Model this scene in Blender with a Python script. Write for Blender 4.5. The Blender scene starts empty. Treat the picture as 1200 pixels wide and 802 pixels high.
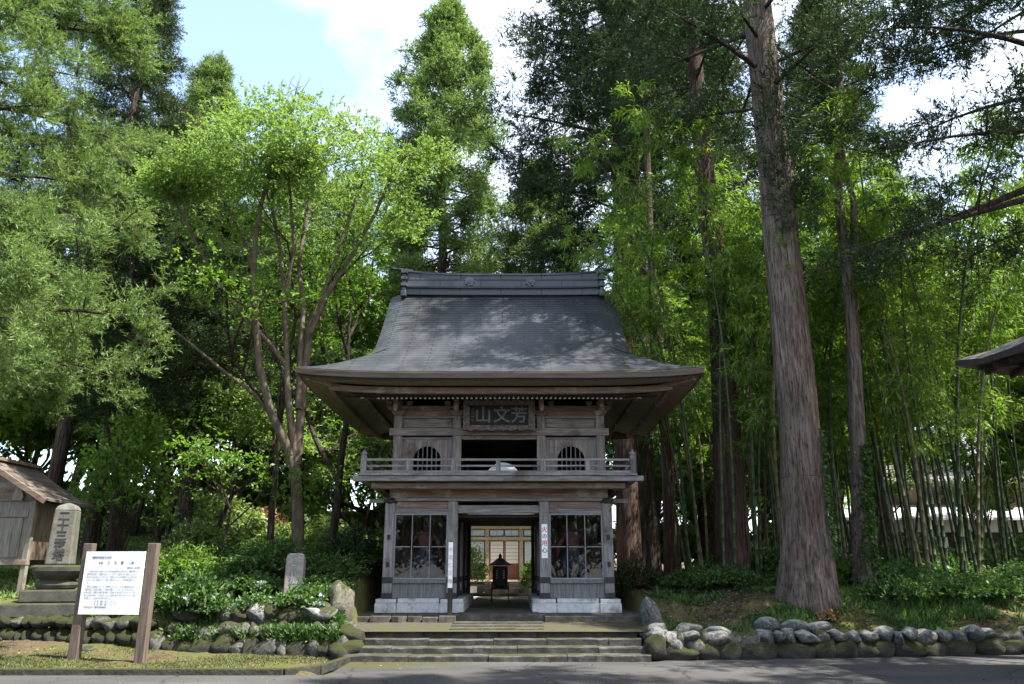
import bpy, math, random
import numpy as np
from mathutils import Vector, noise as mnoise

# ---------------------------------------------------------------- camera, sky, sun, exposure
S = bpy.context.scene
C = S.collection
cam_d = bpy.data.cameras.new('camera')
cam = bpy.data.objects.new('camera', cam_d)
C.objects.link(cam)
cam.location = (0, 0, 1.6)
cam.rotation_euler = (math.radians(90 + 16.143), 0, 0)
cam_d.sensor_width = 36
cam_d.lens = 36 * 919 / 1200
cam_d.clip_start = 0.1
cam_d.clip_end = 3000
S.camera = cam

SUN_EL, SUN_AZ = math.radians(62), math.radians(112)      # azimuth clockwise from +Y
world = bpy.data.worlds.new('World')
S.world = world
world.use_nodes = True
wn, wl = world.node_tree.nodes, world.node_tree.links
wn.clear()
w_out = wn.new('ShaderNodeOutputWorld')
w_bg = wn.new('ShaderNodeBackground')
w_sky = wn.new('ShaderNodeTexSky')
w_sky.sky_type = 'NISHITA'
w_sky.sun_disc = False
w_sky.sun_elevation = SUN_EL
w_sky.sun_rotation = SUN_AZ
w_sky.air_density = 1.0
w_sky.dust_density = 0.6
w_sky.ozone_density = 1.0
w_bg.inputs['Strength'].default_value = 0.145
# thin bright cloud veil over the blue
w_tc = wn.new('ShaderNodeTexCoord')
w_map = wn.new('ShaderNodeMapping')
w_map.inputs['Scale'].default_value = (1.2, 1.2, 2.2)
w_map.inputs['Location'].default_value = (0.35, 0.0, 0.1)
w_noi = wn.new('ShaderNodeTexNoise')
w_noi.inputs['Scale'].default_value = 1.7
w_noi.inputs['Detail'].default_value = 7
w_noi.inputs['Roughness'].default_value = 0.55
w_rmp = wn.new('ShaderNodeValToRGB')
w_rmp.color_ramp.elements[0].position = 0.40
w_rmp.color_ramp.elements[0].color = (0.10, 0.10, 0.10, 1)
w_rmp.color_ramp.elements[1].position = 0.60
w_rmp.color_ramp.elements[1].color = (1, 1, 1, 1)
w_mix = wn.new('ShaderNodeMixRGB')
w_mix.inputs[2].default_value = (4.3, 4.5, 4.85, 1)
wl.new(w_tc.outputs['Generated'], w_map.inputs[0])
wl.new(w_map.outputs[0], w_noi.inputs['Vector'])
w_sep = wn.new('ShaderNodeSeparateXYZ')
wl.new(w_tc.outputs['Generated'], w_sep.inputs[0])
w_ma = wn.new('ShaderNodeMath'); w_ma.operation = 'MULTIPLY_ADD'      # the veil thickens towards the sun
w_ma.inputs[1].default_value = 0.30; wl.new(w_sep.outputs[0], w_ma.inputs[0]); wl.new(w_noi.outputs['Fac'], w_ma.inputs[2])
wl.new(w_ma.outputs[0], w_rmp.inputs[0])
wl.new(w_rmp.outputs[0], w_mix.inputs[0])
wl.new(w_sky.outputs[0], w_mix.inputs[1])
wl.new(w_mix.outputs[0], w_bg.inputs['Color'])
wl.new(w_bg.outputs[0], w_out.inputs[0])

sun_d = bpy.data.lights.new('sun', 'SUN')
sun_d.energy = 5.0
sun_d.angle = math.radians(0.53)
sun_d.color = (1.0, 0.955, 0.88)
sun = bpy.data.objects.new('sun', sun_d)
C.objects.link(sun)
sv = Vector((math.sin(SUN_AZ) * math.cos(SUN_EL), math.cos(SUN_AZ) * math.cos(SUN_EL), math.sin(SUN_EL)))
sun.rotation_euler = (-sv).to_track_quat('-Z', 'Y').to_euler()
sun.location = sv * 60

S.view_settings.view_transform = 'Standard'
S.view_settings.look = 'None'
S.view_settings.exposure = 1.8
S.view_settings.gamma = 1
S.view_settings.use_curve_mapping = False
S.render.engine = 'CYCLES'
S.cycles.max_bounces = 8
S.cycles.transparent_max_bounces = 8
S.cycles.use_denoising = True

R = math.radians
rng = np.random.default_rng(7)
random.seed(7)

# ---------------------------------------------------------------- materials
def new_mat(name):
    m = bpy.data.materials.new(name)
    m.use_nodes = True
    nt = m.node_tree
    nt.nodes.clear()
    out = nt.nodes.new('ShaderNodeOutputMaterial')
    return m, nt.nodes, nt.links, out

def ramp(nodes, stops):
    r = nodes.new('ShaderNodeValToRGB')
    el = r.color_ramp.elements
    while len(el) < len(stops):
        el.new(0.5)
    for e, (p, c) in zip(el, stops):
        e.position = p
        e.color = (*c, 1)
    return r

def noise_node(nodes, links, coord, scale, detail=6, rough=0.6, stretch=(1, 1, 1)):
    mp = nodes.new('ShaderNodeMapping')
    mp.inputs['Scale'].default_value = stretch
    links.new(coord, mp.inputs[0])
    n = nodes.new('ShaderNodeTexNoise')
    n.inputs['Scale'].default_value = scale
    n.inputs['Detail'].default_value = detail
    n.inputs['Roughness'].default_value = rough
    links.new(mp.outputs[0], n.inputs['Vector'])
    return n.outputs['Fac']

def mixc(nodes, links, fac, a, b, mode='MIX'):
    m = nodes.new('ShaderNodeMixRGB')
    m.blend_type = mode
    if isinstance(fac, float):
        m.inputs[0].default_value = fac
    else:
        links.new(fac, m.inputs[0])
    for i, v in ((1, a), (2, b)):
        if isinstance(v, tuple):
            m.inputs[i].default_value = (*v, 1)
        else:
            links.new(v, m.inputs[i])
    return m.outputs[0]

def surf(name, stops, scale=3.0, stretch=(1, 1, 1), rough=0.8, bump=0.3, bscale=None, metallic=0.0,
         spots=None, up_moss=None, spec=0.3, detail=7, bdist=0.02):
    """noise-coloured surface; spots=(colour, scale, threshold) blotches; up_moss=(colour, amount) moss on upward faces"""
    m, N, L, out = new_mat(name)
    tc = N.new('ShaderNodeTexCoord')
    co = tc.outputs['Object']
    f = noise_node(N, L, co, scale, detail, 0.62, stretch)
    r = ramp(N, stops)
    L.new(f, r.inputs[0])
    col = r.outputs[0]
    if spots:
        sc, ss, th = spots
        f2 = noise_node(N, L, co, ss, 5, 0.6)
        r2 = ramp(N, [(th, (0, 0, 0)), (min(th + 0.1, 1), (1, 1, 1))])
        L.new(f2, r2.inputs[0])
        col = mixc(N, L, r2.outputs[0], col, sc)
    if up_moss:
        mc, amt = up_moss
        g = N.new('ShaderNodeNewGeometry')
        sx = N.new('ShaderNodeSeparateXYZ')
        L.new(g.outputs['Normal'], sx.inputs[0])
        f3 = noise_node(N, L, co, 2.3, 6, 0.65)
        ad = N.new('ShaderNodeMath'); ad.operation = 'MULTIPLY_ADD'
        L.new(sx.outputs[2], ad.inputs[0]); ad.inputs[1].default_value = 0.35
        L.new(f3, ad.inputs[2])
        r3 = ramp(N, [(1.0 - amt, (0, 0, 0)), (min(1.0 - amt + 0.12, 1), (1, 1, 1))])
        L.new(ad.outputs[0], r3.inputs[0])
        col = mixc(N, L, r3.outputs[0], col, mc)
    b = N.new('ShaderNodeBsdfPrincipled')
    L.new(col, b.inputs['Base Color'])
    b.inputs['Roughness'].default_value = rough
    b.inputs['Metallic'].default_value = metallic
    b.inputs['Specular IOR Level'].default_value = spec
    if bump:
        fb = noise_node(N, L, co, bscale or scale * 3, 8, 0.65, stretch)
        bp = N.new('ShaderNodeBump')
        bp.inputs['Strength'].default_value = bump
        bp.inputs['Distance'].default_value = bdist
        L.new(fb, bp.inputs['Height'])
        L.new(bp.outputs[0], b.inputs['Normal'])
    L.new(b.outputs[0], out.inputs[0])
    return m

def leaf_mat(name, c1, c2, c3, trans=0.45, tint=(1.0, 1.15, 0.5), patch=0.5, gloss=0.045, pscale=0.7):
    m, N, L, out = new_mat(name)
    g = N.new('ShaderNodeNewGeometry')
    tc = N.new('ShaderNodeTexCoord')
    r = ramp(N, [(0.0, c1), (0.5, c2), (1.0, c3)])
    f = noise_node(N, L, tc.outputs['Object'], pscale, 3, 0.5)
    ma = N.new('ShaderNodeMath'); ma.operation = 'MULTIPLY_ADD'
    L.new(f, ma.inputs[0]); ma.inputs[1].default_value = patch * 2; ma.inputs[2].default_value = -patch
    mb = N.new('ShaderNodeMath'); mb.operation = 'MULTIPLY_ADD'
    L.new(g.outputs['Random Per Island'], mb.inputs[0]); mb.inputs[1].default_value = 0.8
    L.new(ma.outputs[0], mb.inputs[2])
    mc_ = N.new('ShaderNodeMath'); mc_.operation = 'ADD'; mc_.inputs[1].default_value = 0.1
    L.new(mb.outputs[0], mc_.inputs[0])
    L.new(mc_.outputs[0], r.inputs[0])
    d = N.new('ShaderNodeBsdfDiffuse')
    t = N.new('ShaderNodeBsdfTranslucent')
    gl = N.new('ShaderNodeBsdfGlossy')
    gl.inputs['Roughness'].default_value = 0.55
    gl.inputs['Color'].default_value = (0.5, 0.55, 0.5, 1)
    L.new(r.outputs[0], d.inputs[0])
    tcol = mixc(N, L, 1.0, r.outputs[0], tint, 'MULTIPLY')
    L.new(tcol, t.inputs[0])
    m1 = N.new('ShaderNodeMixShader'); m1.inputs[0].default_value = trans
    L.new(d.outputs[0], m1.inputs[1]); L.new(t.outputs[0], m1.inputs[2])
    m2 = N.new('ShaderNodeMixShader'); m2.inputs[0].default_value = gloss
    L.new(m1.outputs[0], m2.inputs[1]); L.new(gl.outputs[0], m2.inputs[2])
    L.new(m2.outputs[0], out.inputs[0])
    return m

WG = [(0.25, (0.085, 0.077, 0.076)), (0.5, (0.185, 0.172, 0.170)), (0.78, (0.33, 0.312, 0.306))]
WU = [(0.25, (0.085, 0.070, 0.060)), (0.5, (0.20, 0.172, 0.154)), (0.78, (0.36, 0.325, 0.30))]
WB = [(0.25, (0.08, 0.053, 0.039)), (0.5, (0.18, 0.13, 0.098)), (0.78, (0.31, 0.25, 0.20))]
M = {}
M['wood_v'] = surf('weathered_wood_upright', WG, 4, (6, 6, 0.5), 0.85, 0.6, 14, spots=((0.085, 0.075, 0.07), 1.3, 0.57))
M['wood_h'] = surf('weathered_wood_level', WG, 4, (0.5, 6, 6), 0.85, 0.6, 14, spots=((0.09, 0.075, 0.066), 1.1, 0.57))
M['warm_v'] = surf('warm_weathered_wood_upright', WU, 4, (6, 6, 0.5), 0.85, 0.6, 14, spots=((0.095, 0.07, 0.055), 1.4, 0.56))
M['warm_h'] = surf('warm_weathered_wood_level', WU, 4, (0.5, 6, 6), 0.85, 0.6, 14, spots=((0.095, 0.07, 0.055), 1.2, 0.56))
M['brown_h'] = surf('brown_wood_level', WB, 4, (0.5, 6, 6), 0.85, 0.5, 14, spots=((0.30, 0.26, 0.22), 1.6, 0.56))
M['brown_v'] = surf('brown_wood_upright', WB, 4, (6, 6, 0.5), 0.85, 0.5, 14)
M['soffit'] = surf('soffit_boards', [(0.3, (0.13, 0.095, 0.058)), (0.7, (0.27, 0.21, 0.14))], 4, (0.6, 5, 3), 0.85, 0.4, 12)
M['fascia'] = surf('eave_edge_wood', [(0.3, (0.075, 0.055, 0.042)), (0.7, (0.16, 0.125, 0.10))], 3, (0.4, 6, 6), 0.85, 0.4, 12)
M['grey_v'] = surf('blue_grey_board', [(0.3, (0.085, 0.084, 0.09)), (0.7, (0.19, 0.188, 0.197))], 4, (6, 6, 0.4), 0.8, 0.4, 14)
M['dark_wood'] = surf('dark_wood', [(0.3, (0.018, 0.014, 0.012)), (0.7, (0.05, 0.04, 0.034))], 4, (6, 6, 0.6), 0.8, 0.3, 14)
M['black_iron'] = surf('black_iron', [(0.3, (0.012, 0.012, 0.014)), (0.7, (0.035, 0.034, 0.036))], 8, rough=0.5, bump=0.1)
M['granite'] = surf('pale_granite', [(0.3, (0.36, 0.36, 0.37)), (0.6, (0.50, 0.50, 0.51)), (0.8, (0.58, 0.58, 0.58))], 9, rough=0.75, bump=0.2, bscale=40,
                    spots=((0.22, 0.21, 0.19), 2.2, 0.53))
M['white_paint'] = surf('white_paint', [(0.3, (0.74, 0.74, 0.76)), (0.7, (0.82, 0.82, 0.84))], 3, rough=0.5, bump=0.05)
M['white_tip'] = surf('white_rafter_tip', [(0.3, (0.76, 0.75, 0.71)), (0.7, (0.86, 0.85, 0.83))], 9, rough=0.7, bump=0.05)
M['bare_alu'] = surf('grey_window_bar', [(0.3, (0.17, 0.175, 0.185)), (0.7, (0.24, 0.245, 0.255))], 5, rough=0.45, bump=0.05, metallic=0.3)
M['ink'] = surf('black_lettering', [(0.3, (0.03, 0.03, 0.035)), (0.7, (0.05, 0.05, 0.055))], 5, rough=0.6, bump=0)
M['ink_grey'] = surf('faded_lettering', [(0.3, (0.25, 0.25, 0.25)), (0.7, (0.4, 0.4, 0.4))], 5, rough=0.6, bump=0)
M['ink_red'] = surf('red_lettering', [(0.3, (0.42, 0.05, 0.03)), (0.7, (0.5, 0.07, 0.04))], 5, rough=0.6, bump=0)
M['pale_char'] = surf('worn_plaque_lettering', [(0.3, (0.08, 0.08, 0.072)), (0.7, (0.17, 0.17, 0.155))], 9, rough=0.7, bump=0.1)
M['plaque'] = surf('plaque_board', [(0.3, (0.012, 0.0095, 0.009)), (0.7, (0.024, 0.02, 0.019))], 4, (1, 6, 6), 0.7, 0.2, 12)
M['carved'] = surf('carved_frame_wood', [(0.3, (0.06, 0.047, 0.038)), (0.55, (0.135, 0.115, 0.098)), (0.8, (0.25, 0.225, 0.2))], 16, (1, 1, 1), 0.85, 1.0, 22)
M['asphalt'] = None
M['stone'] = surf('field_stone', [(0.3, (0.045, 0.043, 0.038)), (0.5, (0.10, 0.098, 0.09)), (0.75, (0.23, 0.23, 0.215))], 3.2, rough=0.95, bump=0.9, bscale=9,
                  spots=((0.045, 0.045, 0.032), 2.6, 0.56), up_moss=((0.25, 0.25, 0.235), 0.30), bdist=.05)
M['mossy'] = surf('mossy_stone', [(0.25, (0.04, 0.04, 0.034)), (0.55, (0.10, 0.098, 0.088)), (0.8, (0.26, 0.26, 0.245))], 4, rough=0.95, bump=0.6, bscale=14,
                  up_moss=((0.030, 0.034, 0.009), 0.36))
M['deep_moss'] = surf('deep_moss_stone', [(0.3, (0.022, 0.021, 0.016)), (0.7, (0.06, 0.058, 0.045))], 3, rough=0.95, bump=0.9, bscale=10,
                      up_moss=((0.032, 0.037, 0.008), 0.42), bdist=.05)
M['step'] = surf('worn_step_stone', [(0.25, (0.028, 0.026, 0.022)), (0.5, (0.066, 0.061, 0.054)), (0.8, (0.15, 0.144, 0.132))], 6, rough=0.92, bump=0.6, bscale=18,
                 spots=((0.055, 0.052, 0.045), 2.2, 0.55), up_moss=((0.038, 0.038, 0.014), 0.24))
M['stele'] = surf('lichen_stone', [(0.25, (0.06, 0.057, 0.046)), (0.5, (0.118, 0.113, 0.095)), (0.8, (0.19, 0.185, 0.16))], 5, rough=0.92, bump=0.35, bscale=24,
                  spots=((0.30, 0.30, 0.26), 5, 0.66))
M['stele_dark'] = surf('dark_base_stone', [(0.25, (0.03, 0.028, 0.023)), (0.6, (0.075, 0.07, 0.058))], 4, rough=0.95, bump=0.5, bscale=18,
                       up_moss=((0.04, 0.045, 0.014), 0.32))
M['bark'] = surf('cedar_bark', [(0.32, (0.05, 0.036, 0.03)), (0.5, (0.135, 0.10, 0.083)), (0.72, (0.27, 0.215, 0.185))], 6, (5, 5, 0.28), 0.95, 1.0, 9, bdist=0.06)
M['bark_dark'] = surf('dark_bark', [(0.3, (0.045, 0.033, 0.026)), (0.7, (0.13, 0.096, 0.075))], 6, (3, 3, 0.25), 0.95, 0.8, 14, bdist=0.03)
M['bark_pale'] = surf('pale_bark', [(0.3, (0.05, 0.037, 0.026)), (0.55, (0.105, 0.08, 0.057)), (0.8, (0.20, 0.16, 0.12))], 5, (2, 2, 0.5), 0.9, 0.5, 14,
                      spots=((0.10, 0.085, 0.06), 1.5, 0.55))
M['bark_grey'] = surf('grey_flaking_bark', [(0.3, (0.11, 0.085, 0.07)), (0.55, (0.21, 0.165, 0.14)), (0.8, (0.30, 0.25, 0.22))], 6, (2, 2, 0.4), 0.92, 0.7, 14,
                      spots=((0.30, 0.26, 0.22), 1.7, 0.6))
M['culm'] = surf('green_bamboo', [(0.3, (0.02, 0.03, 0.011)), (0.6, (0.042, 0.056, 0.02)), (0.8, (0.085, 0.09, 0.042))], 2.2, (2, 2, 0.3), 0.45, 0.05)
M['culm_old'] = surf('yellowing_bamboo', [(0.3, (0.06, 0.05, 0.02)), (0.7, (0.15, 0.125, 0.055))], 2.2, (2, 2, 0.3), 0.5, 0.05)
M['l_cedar'] = leaf_mat('sunny_cedar_needles', (0.066, 0.115, 0.032), (0.135, 0.21, 0.06), (0.23, 0.305, 0.105), 0.44, (1, 1.05, .62))  # sunlit copy of the cedar needles, sunlight put into the colour
M['l_cedar_shade'] = leaf_mat('shaded_cedar_needles', (0.02, 0.034, 0.015), (0.036, 0.06, 0.024), (0.065, 0.10, 0.035), 0.28, (1, 1.05, .6))  # darker copy for backlit cedars, shade put into the colour
M['l_bright'] = leaf_mat('light_green_leaves', (0.12, 0.20, 0.042), (0.19, 0.285, 0.075), (0.27, 0.37, 0.12), 0.52, (1.0, 1.05, .62))
M['l_mid'] = leaf_mat('mid_green_leaves', (0.065, 0.125, 0.02), (0.115, 0.20, 0.032), (0.19, 0.29, 0.055), 0.52, (1.1, 1.25, .5))
M['l_bamboo'] = leaf_mat('bamboo_leaves', (0.085, 0.15, 0.024), (0.15, 0.24, 0.042), (0.23, 0.33, 0.075), 0.55, (1.1, 1.2, .5))
M['l_fern'] = leaf_mat('undergrowth_leaves', (0.03, 0.068, 0.016), (0.06, 0.12, 0.028), (0.11, 0.185, 0.05), 0.35, (1.05, 1.15, .5), pscale=1.6)
M['l_pale'] = leaf_mat('pale_shrub_leaves', (0.14, 0.20, 0.06), (0.22, 0.30, 0.10), (0.32, 0.40, 0.16), 0.42, (1.05, 1.1, .6))
M['l_dark'] = leaf_mat('dark_shrub_leaves', (0.014, 0.027, 0.011), (0.027, 0.046, 0.017), (0.05, 0.08, 0.027), 0.2, (1, 1.1, .6))
M['l_red'] = leaf_mat('reddish_shrub_leaves', (0.14, 0.07, 0.035), (0.22, 0.11, 0.055), (0.26, 0.19, 0.08), 0.35, (1, 1, .8))
M['l_moss'] = leaf_mat('short_mossy_grass', (0.05, 0.062, 0.016), (0.085, 0.095, 0.026), (0.15, 0.15, 0.06), 0.25, (1, 1.05, .6), pscale=1.4)
M['l_litter'] = leaf_mat('fallen_leaves', (0.06, 0.035, 0.022), (0.13, 0.085, 0.05), (0.26, 0.20, 0.13), 0.1, (1, 1, .8))
M['petal'] = leaf_mat('pale_blue_flowers', (0.34, 0.40, 0.55), (0.5, 0.55, 0.66), (0.7, 0.72, 0.76), 0.2, (1, 1, 1))

def bark_mat(name, dark, mid, light, sc=1.0):
    m, N, L, out = new_mat(name)
    tc = N.new('ShaderNodeTexCoord'); co = tc.outputs['Object']
    f1 = noise_node(N, L, co, 4.5 * sc, 8, 0.7, (3.2, 3.2, .22))
    f2 = noise_node(N, L, co, 9 * sc, 9, 0.75, (3.4, 3.4, .30))
    f3 = noise_node(N, L, co, 1.1 * sc, 5, 0.6, (1, 1, .6))
    r1 = ramp(N, [(0.34, dark), (0.5, mid), (0.68, light)]); L.new(f1, r1.inputs[0])
    r3 = ramp(N, [(0.3, (.72, .70, .69)), (0.7, (1.25, 1.27, 1.28))]); L.new(f3, r3.inputs[0])
    col = mixc(N, L, 1.0, r1.outputs[0], r3.outputs[0], 'MULTIPLY')
    r2 = ramp(N, [(0.40, (1, 1, 1)), (0.50, (0, 0, 0))]); L.new(f2, r2.inputs[0])
    col = mixc(N, L, r2.outputs[0], col, tuple(c * .55 for c in dark))
    b = N.new('ShaderNodeBsdfPrincipled'); L.new(col, b.inputs['Base Color']); b.inputs['Roughness'].default_value = .95
    b.inputs['Specular IOR Level'].default_value = .15
    ad = N.new('ShaderNodeMath'); ad.operation = 'ADD'; L.new(f1, ad.inputs[0]); L.new(f2, ad.inputs[1])
    bp = N.new('ShaderNodeBump'); bp.inputs['Strength'].default_value = 1.0; bp.inputs['Distance'].default_value = .06; L.new(ad.outputs[0], bp.inputs['Height']); L.new(bp.outputs[0], b.inputs['Normal'])
    L.new(b.outputs[0], out.inputs[0])
    return m
M['bark'] = bark_mat('cedar_bark', (0.08, 0.058, 0.045), (0.18, 0.136, 0.11), (0.30, 0.243, 0.205))
M['bark_dark'] = bark_mat('dark_bark', (0.03, 0.022, 0.018), (0.075, 0.055, 0.045), (0.14, 0.108, 0.09))
M['bark_grey'] = bark_mat('grey_flaking_bark', (0.07, 0.052, 0.042), (0.165, 0.128, 0.105), (0.28, 0.235, 0.20), .8)
M['bark_red'] = bark_mat('red_brown_bark', (0.034, 0.021, 0.016), (0.088, 0.056, 0.042), (0.155, 0.108, 0.085))
def glass_mat():
    m, N, L, out = new_mat('window_glass')
    b = N.new('ShaderNodeBsdfTransparent'); b.inputs[0].default_value = (0.82, 0.85, 0.86, 1)
    g = N.new('ShaderNodeBsdfGlossy'); g.inputs['Roughness'].default_value = 0.02
    fr = N.new('ShaderNodeFresnel'); fr.inputs[0].default_value = 1.5
    mx = N.new('ShaderNodeMixShader')
    L.new(fr.outputs[0], mx.inputs[0]); L.new(b.outputs[0], mx.inputs[1]); L.new(g.outputs[0], mx.inputs[2])
    L.new(mx.outputs[0], out.inputs[0])
    return m
M['glass'] = glass_mat()

def shingle_mat(name, cols, row=0.15, width=0.7, metallic=0.35, rough=0.42):
    m, N, L, out = new_mat(name)
    uv = N.new('ShaderNodeUVMap'); uv.uv_map = 'UVMap'
    tc = N.new('ShaderNodeTexCoord')
    br = N.new('ShaderNodeTexBrick')
    br.inputs['Scale'].default_value = 1.0
    br.inputs['Brick Width'].default_value = width
    br.inputs['Row Height'].default_value = row
    br.inputs['Mortar Size'].default_value = 0.02
    br.inputs['Mortar Smooth'].default_value = 0.4
    br.inputs['Color1'].default_value = (*cols[0], 1)
    br.inputs['Color2'].default_value = (*cols[1], 1)
    br.inputs['Mortar'].default_value = (*cols[2], 1)
    L.new(uv.outputs[0], br.inputs['Vector'])
    f = noise_node(N, L, tc.outputs['Object'], 1.3, 7, 0.65, (1.5, 1, 0.5))
    r = ramp(N, [(0.3, (0.7, 0.72, 0.75)), (0.7, (1.35, 1.3, 1.25))])
    L.new(f, r.inputs[0])
    col = mixc(N, L, 1.0, br.outputs['Color'], r.outputs[0], 'MULTIPLY')
    # each course is a slanted step: bump from the fraction of v within a row
    sx = N.new('ShaderNodeSeparateXYZ'); L.new(uv.outputs[0], sx.inputs[0])
    dv = N.new('ShaderNodeMath'); dv.operation = 'DIVIDE'; L.new(sx.outputs[1], dv.inputs[0]); dv.inputs[1].default_value = row
    fr = N.new('ShaderNodeMath'); fr.operation = 'FRACT'; L.new(dv.outputs[0], fr.inputs[0])
    inv = N.new('ShaderNodeMath'); inv.operation = 'SUBTRACT'; inv.inputs[0].default_value = 1.0; L.new(fr.outputs[0], inv.inputs[1])
    bp = N.new('ShaderNodeBump'); bp.inputs['Strength'].default_value = 0.8; bp.inputs['Distance'].default_value = 0.025
    L.new(inv.outputs[0], bp.inputs['Height'])
    b = N.new('ShaderNodeBsdfPrincipled')
    L.new(col, b.inputs['Base Color'])
    b.inputs['Metallic'].default_value = metallic
    fr2 = ramp(N, [(0.3, (rough - .06,) * 3), (0.7, (rough + .14,) * 3)])
    L.new(f, fr2.inputs[0]); L.new(fr2.outputs[0], b.inputs['Roughness'])
    L.new(bp.outputs[0], b.inputs['Normal'])
    L.new(b.outputs[0], out.inputs[0])
    return m
M['shingle'] = shingle_mat('copper_shingles', ((0.047, 0.051, 0.060), (0.053, 0.057, 0.066), (0.018, 0.020, 0.024)), .13, 1.1)
M['bark_roof'] = shingle_mat('bark_roof', ((0.085, 0.07, 0.056), (0.135, 0.112, 0.092), (0.035, 0.028, 0.022)), 0.22, 0.4, 0.0, 0.85)
M['metal_roof'] = surf('pale_metal_roof', [(0.3, (0.52, 0.52, 0.54)), (0.7, (0.64, 0.64, 0.66))], 2, rough=0.45, bump=0.05, metallic=0.1)
M['dull_roof'] = surf('brown_metal_roof', [(0.3, (0.15, 0.125, 0.12)), (0.7, (0.24, 0.2, 0.19))], 2, rough=0.4, bump=0.1, metallic=0.3)

def road_mat():
    m, N, L, out = new_mat('asphalt')
    tc = N.new('ShaderNodeTexCoord'); co = tc.outputs['Object']
    f1 = noise_node(N, L, co, 0.55, 8, 0.6, (0.6, 1.5, 1)); f2 = noise_node(N, L, co, 60, 3, 0.6)
    r1 = ramp(N, [(0.3, (0.042, 0.041, 0.04)), (0.55, (0.064, 0.062, 0.06)), (0.75, (0.095, 0.092, 0.087))]); L.new(f1, r1.inputs[0])
    r2 = ramp(N, [(0.35, (0.7, 0.7, 0.7)), (0.7, (1.3, 1.3, 1.28))]); L.new(f2, r2.inputs[0])
    col = mixc(N, L, 1.0, r1.outputs[0], r2.outputs[0], 'MULTIPLY')
    vo = N.new('ShaderNodeTexVoronoi'); vo.feature = 'DISTANCE_TO_EDGE'; vo.inputs['Scale'].default_value = .55
    wv = N.new('ShaderNodeTexNoise'); wv.inputs['Scale'].default_value = 2.2; wv.inputs['Detail'].default_value = 6; L.new(co, wv.inputs['Vector'])
    wm = mixc(N, L, .25, co, wv.outputs['Color']); L.new(wm, vo.inputs['Vector'])
    rc = ramp(N, [(0.0, (.35, .35, .35)), (0.012, (1, 1, 1))]); L.new(vo.outputs['Distance'], rc.inputs[0])
    col = mixc(N, L, 1.0, col, rc.outputs[0], 'MULTIPLY')
    # moss and dust along the foot of the steps
    sx = N.new('ShaderNodeSeparateXYZ'); L.new(co, sx.inputs[0])
    my = N.new('ShaderNodeMapRange'); my.inputs[1].default_value = 13.4; my.inputs[2].default_value = 15.2; L.new(sx.outputs[1], my.inputs[0])
    mx_ = N.new('ShaderNodeMapRange'); mx_.inputs[1].default_value = 0.6; mx_.inputs[2].default_value = -2.4; L.new(sx.outputs[0], mx_.inputs[0])
    f3 = noise_node(N, L, co, 1.8, 7, 0.7)
    mm = N.new('ShaderNodeMath'); mm.operation = 'MULTIPLY'; L.new(my.outputs[0], mm.inputs[0]); L.new(mx_.outputs[0], mm.inputs[1])
    ma = N.new('ShaderNodeMath'); ma.operation = 'MULTIPLY'; L.new(mm.outputs[0], ma.inputs[0]); L.new(f3, ma.inputs[1])
    r3 = ramp(N, [(0.16, (0, 0, 0)), (0.3, (1, 1, 1))]); L.new(ma.outputs[0], r3.inputs[0])
    col = mixc(N, L, r3.outputs[0], col, (0.05, 0.05, 0.016))
    b = N.new('ShaderNodeBsdfPrincipled'); L.new(col, b.inputs['Base Color']); b.inputs['Roughness'].default_value = 0.9
    b.inputs['Specular IOR Level'].default_value = 0.25
    bp = N.new('ShaderNodeBump'); bp.inputs['Strength'].default_value = 0.5; bp.inputs['Distance'].default_value = 0.01; L.new(f2, bp.inputs['Height']); L.new(bp.outputs[0], b.inputs['Normal'])
    L.new(b.outputs[0], out.inputs[0])
    return m
M['asphalt'] = road_mat()

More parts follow.
